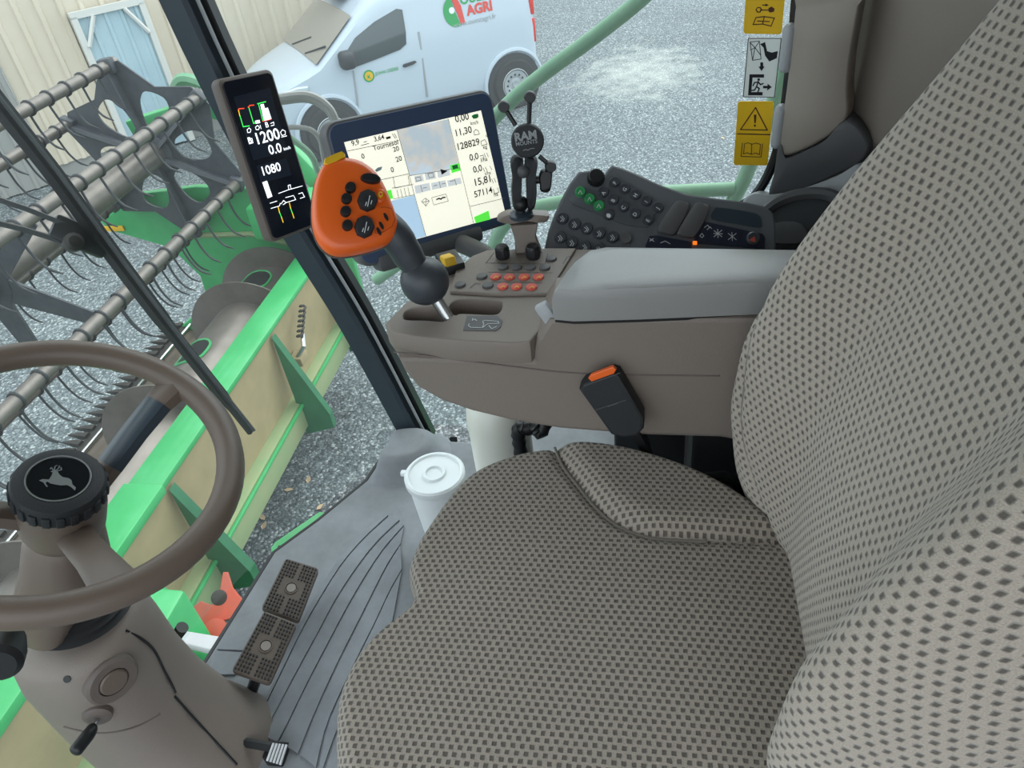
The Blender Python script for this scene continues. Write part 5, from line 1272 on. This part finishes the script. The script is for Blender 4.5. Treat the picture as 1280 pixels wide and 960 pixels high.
wt_ += strokes([[(225, 392), (235, 384), (243, 392), (240, 405), (228, 406), (225, 392)], [(265, 380), (275, 372), (284, 380), (280, 392), (268, 392), (265, 380)], [(287, 370), (292, 388)], [(338, 362), (352, 356), (354, 370), (340, 374)], [(385, 405), (395, 392), (408, 400), (408, 416), (392, 420), (385, 405)], [(390, 428), (415, 422)], [(230, 440), (248, 434), (253, 455), (236, 460), (230, 440)],
                [(376, 698), (425, 680), (490, 662)], [(425, 680), (422, 660), (432, 657), (436, 678)], [(335, 745), (368, 735)], [(340, 770), (380, 758), (384, 745)], [(388, 748), (400, 732), (412, 742), (398, 752)], [(410, 718), (448, 708)], [(412, 742), (458, 728), (450, 712)], [(472, 700), (490, 694), (500, 715), (480, 722)]], DQ, .0011, E5, .0009)
prnt('white_marks', wt_, 'glow_white', dsp)
tube('mount_arm', [DM @ V((.0, 0, -.028)), DM @ V((.01, 0, -.05)), V((.862, interp(YP, .74) - .02, .74))], .014, MT['black'], dsp, 10)

# ================================================================ PHONE HOLDER
RB = P(655, 312, z=.664)
RN = nrm3(CAM - V((RB.x, RB.y, .78))); RN = nrm3(V((RN.x, RN.y, RN.z * .6)))
MRM = frame(V((RB.x, RB.y, .76)), RN, (0, 0, 1)); ro = MRM.to_translation()
def rpx(x, y, h=0): return PP(x, y, ro, RN) + RN * h
E1 = lambda x, y: (600 + x / 3.368, 90 + y / 3.368)
ram = thing('phone_holder', 'black ball-jointed phone holder with three rubber-tipped arms', 'phone holder', RB)
vs_ = []
pb_ = [rpx(*E1(x, y)) for x, y in ((125, 640), (245, 632), (235, 690), (262, 760), (150, 765), (145, 700))]
dome('pedestal', pb_, RN, [(1, -.03), (1, .0), (.9, .004)], MT['taupe'], ram, 30)
dome('pedestal_wing', cspline([rpx(*E1(x, y)) for x, y in ((72, 625), (110, 600), (170, 595), (250, 600), (292, 605), (270, 635), (200, 628), (120, 640))], 3), RN, [(1, -.035), (1, .0), (.9, .003)], MT['taupe'], ram)
b0, b1 = rpx(*E1(172, 590)), rpx(*E1(188, 420))
lathe('base_plate', [(.018, 0), (.018, .005), (.012, .007)], Matrix.Translation(rpx(*E1(175, 608))), MT['slate'], ram, 20)
def sphere(name, c_, r_, mt, parent, seg=18):
    return lathe(name, [(.0005, -r_)] + [(r_ * math.sin(math.pi * k / 12), -r_ * math.cos(math.pi * k / 12)) for k in range(1, 12)] + [(.0005, r_)], Matrix.Translation(c_), MT[mt], parent, seg, 170)
sphere('ball', rpx(*E1(170, 555)), .012, 'black', ram)
tube('ball_stem', [rpx(*E1(174, 605)), rpx(*E1(170, 555))], .006, MT['black'], ram, 8)
for dx in (-1, 1):
    dome('clamp_arm', cspline([rpx(*E1(185 + dx * x, y)) for x, y in ((4, 360), (40, 350), (58, 380), (50, 440), (54, 500), (44, 570), (16, 575), (10, 500), (8, 430))], 3), RN, [(.85, -.014), (1, -.010), (1, .004), (.85, .010)], MT['black_soft'], ram)
sphere('ball', rpx(*E1(182, 415), .006), .010, 'charcoal', ram)
tube('clamp_screw', [rpx(*E1(220, 455)), rpx(*E1(262, 452))], .006, MT['black'], ram, 10)
dome('wing_knob', cspline([rpx(*E1(x, y)) for x, y in ((248, 440), (262, 410), (300, 412), (302, 445), (292, 500), (256, 500), (252, 470))], 3), RN, [(.8, -.010), (1, -.006), (1, .006), (.8, .010)], MT['black'], ram)
cdsc = rpx(*E1(199, 285), .016)
Mdk = frame(cdsc, RN, (0, 0, 1))
lathe('disc', [(.0215, -.012), (.0235, -.008), (.0235, .001), (.0215, .004), (.001, .0045)], Mdk, MT['black_soft'], ram, 32)
md = Mdk @ Matrix.Translation((0, 0, .0047))
prnt('lettering', [ptext('RAM', (148, 292), (240, 278), md, E1, bold=.004), ptext('MOUNTS', (152, 312), (242, 298), md, E1, bold=.002)] + strokes([[(182, 331), (192, 326), (202, 329), (214, 322), (228, 321)]], md, .0009, E1), 'print_grey', ram)
for (x, y), (x2, y2) in (((100, 143), (150, 222)), ((209, 103), (205, 212)), ((295, 392), (248, 350))):
    a_, b_ = rpx(*E1(x, y), .010), rpx(*E1(x2, y2), .010)
    g_ = tube('grip_arm', [b_, a_], .0034, MT['black'], ram, 8)
    dd = nrm3(rpx(*E1(x, y), .02) - rpx(*E1(x, y), 0))
    lathe('grip_tip', [(.0068, -.012), (.0080, -.010), (.0085, 0), (.0080, .010), (.0068, .012)], frame(a_, RN, (0, 0, 1)), MT['black'], ram, 16)

# ================================================================ KEYPAD CONSOLE
KN = nrm3(V((-.66, -.15, .73))); KO = V((.62, .03, .672)); MK = frame(KO, KN, (0, 1, 0))
kpd = thing('keypad_console', 'dark grey control keypad with round lettered keys beside the armrest', 'keypad', (.66, .02, .5))
ko = [E1(*p) for p in ((272, 760), (284, 700), (305, 640), (335, 570), (370, 505), (410, 452), (450, 446), (515, 466), (528, 445), (546, 424), (590, 436), (650, 460), (740, 502), (850, 542), (960, 558), (1100, 576), (1180, 594), (1212, 625), (1222, 680), (1222, 760), (1200, 830), (1000, 850), (700, 850), (280, 800))]
pplate('keypad_body', ko, MK @ Matrix.Translation((0, 0, -.03)), .03, MT['keypad_grey'], kpd, .004)
box('keypad_stand', (.10, .22, .60), Matrix.Translation((.68, .0, .32)), MT['black_soft'], kpd, .01)
def kring(pts, z=0, sp=3): return cspline([PP(*E1(*p), KO, KN) + KN * z for p in pts], sp)
fld = dome('key_field', kring(((378, 545), (400, 500), (440, 488), (500, 500), (540, 440), (580, 445), (700, 510), (770, 560), (765, 590), (735, 600), (725, 640), (690, 655), (600, 640), (500, 600), (430, 575))), KN, [(1, -.002), (1, .0003), (.99, .0012)], MT['key_dark_field'], kpd)
kb = lathe_me([(.0088, 0), (.0088, .0012), (.0080, .0014), (.0080, .0042), (.0070, .0055), (.003, .0048)], 24)
KM = {}
for nm_ in ('key_dark', 'key_green', 'key_grey'):
    KM[nm_] = kb.copy(); fin(KM[nm_], MT[nm_], 35)
ltr = []
MKT = MK @ Matrix.Translation((0, 0, .0078))
KUP = PP(*E1(519, 510), KO, KN) - PP(*E1(706, 625), KO, KN)
for ch, x, y in (('A', 519, 510), ('B', 560, 541), ('C', 603, 571), ('D', 652, 599), ('E', 706, 625), ('F', 567, 467), ('G', 609, 494), ('H', 654, 519), ('I', 699, 546), ('J', 748, 573)):
    p = PP(*E1(x, y), KO, KN); inst('lettered_key', KM['key_dark'], Matrix.Translation(p + KN * .0010) @ MK.to_3x3().to_4x4(), fld)
    T = frame(PP(*E1(x, y), MKT.to_translation(), KN), KN, KUP); me = text_me(ch, T @ Matrix.Translation((0, -.0028, 0)), .0082, None, align='CENTER', bold=.00012); ltr.append(me)
prnt('key_letters', ltr, 'key_print', fld)
gm_ = []
for x, y in ((422, 509), (461, 538), (500, 567)):
    p = PP(*E1(x, y), KO, KN); inst('green_key', KM['key_green'], Matrix.Translation(p + KN * .0022) @ MK.to_3x3().to_4x4(), fld)
    gm_ += strokes([[(x - 8, y + 4), (x, y - 10), (x + 8, y + 6)]], MKT, .0009, E1)
p = PP(*E1(541, 605), KO, KN); inst('lettered_key', KM['key_dark'], Matrix.Translation(p + KN * .0012) @ MK.to_3x3().to_4x4(), fld)
gm_ += fills([[(531, 606), (534, 596), (546, 597), (552, 606), (546, 615), (536, 612)]], MKT, E1)
for x, y in ((347, 618), (398, 643), (449, 662), (502, 681), (558, 697), (338, 700), (387, 720), (441, 738), (500, 748)):
    p = PP(*E1(x, y), KO, KN); inst('symbol_key', KM['key_dark'], Matrix.Translation(p) @ MK.to_3x3().to_4x4() @ Matrix.Scale(1.12, 4), kpd)
    r_ = random.random
    gm_ += strokes([[(x - 9, y - 8), (x - 3 + 6 * r_(), y + 2), (x - 8, y + 12)], [(x - 2, y - 12), (x + 8, y - 2 + 5 * r_()), (x + 2, y + 12)]], MK @ Matrix.Translation((0, 0, .0066)), .0009, E1)
inst('blank_key', KM['key_grey'], Matrix.Translation(PP(*E1(613, 703), KO, KN)) @ MK.to_3x3().to_4x4() @ Matrix.Scale(1.15, 4), kpd)
for pts in (((820, 552), (845, 545), (872, 552), (880, 570), (858, 620), (822, 682), (800, 690), (760, 682), (744, 668), (770, 620)), ((900, 562), (925, 554), (958, 562), (965, 580), (945, 630), (905, 694), (880, 702), (840, 694), (826, 680), (855, 630))):
    dome('palm_key', kring(pts, 0, 3), KN, [(1, -.002), (1, .003), (.95, .006), (.8, .007)], MT['key_grey'], kpd)
dome('recess_tray', kring(((985, 580), (1000, 572), (1100, 585), (1170, 602), (1185, 635), (1175, 655), (1080, 640), (975, 620)), 0, 3), KN, [(1, -.002), (1, .0015), (.96, .0015)], MT['slate'], kpd)
nv = pplate('switch_strip', [E1(*p) for p in ((902, 702), (945, 632), (1188, 684), (1198, 700), (1196, 748), (905, 722))], MK, .003, MT['navy_panel'], kpd, .0005)
pplate('switch_strip', [E1(*p) for p in ((695, 735), (712, 692), (740, 690), (890, 718), (890, 760), (700, 760))], MK, .003, MT['navy_panel'], kpd, .0005)
MKS = MK @ Matrix.Translation((0, 0, .0032))
gm2 = strokes([[(945, 655), (958, 645), (966, 655), (956, 664)], [(968, 652), (975, 660)], [(925, 690), (934, 680), (942, 690), (934, 698), (925, 690)], [(985, 668), (1018, 694)], [(985, 694), (1018, 666)], [(1000, 662), (1002, 698)], [(984, 680), (1020, 682)], [(1045, 680), (1078, 706)], [(1045, 706), (1078, 680)], [(1060, 676), (1062, 710)], [(715, 712), (730, 702)], [(715, 702), (732, 714)], [(760, 720), (780, 712), (800, 724)]], MKS, .0010, E1)
each('key_symbol', gm_ + gm2, 'key_print', kpd)
prnt('strip_lines', strokes([[(982, 642), (950, 718)], [(1042, 655), (1012, 722)], [(1105, 668), (1085, 732)]], MKS, .0008, E1), 'black', kpd)
hk = PP(*E1(1146, 706), KO, KN); lathe('hazard_key', [(.0105, 0), (.0105, .005), (.0085, .0065)], Matrix.Translation(hk + KN * .002) @ MK.to_3x3().to_4x4(), MT['key_dark'], kpd, 20)
prnt('hazard_mark', fills([[(1130, 708), (1156, 692), (1160, 718)]], MK @ Matrix.Translation((0, 0, .0088)), E1), 'red_oxide', kpd)
box('lit_indicator', (.005, .006, .003), Matrix.Translation(PP(*E1(902, 724), KO, KN) + KN * .0045) @ MK.to_3x3().to_4x4(), MT['orange_lit'], kpd)
kk = lathe('rotary_knob', [(.0125, 0), (.0125, .016), (.0105, .019), (.002, .0195)], Matrix.Translation(PP(*E1(487, 452), KO, KN) - KN * .004) @ MK.to_3x3().to_4x4(), MT['black'], kpd, 28)
for q_ in range(18):
    a_ = 2 * math.pi * q_ / 18
    box('knurl', (.0018, .0018, .012), Matrix.Translation(PP(*E1(487, 452), KO, KN)) @ MK.to_3x3().to_4x4() @ Matrix.Translation((.0126 * math.cos(a_), .0126 * math.sin(a_), .005)), MT['black_soft'], kk)
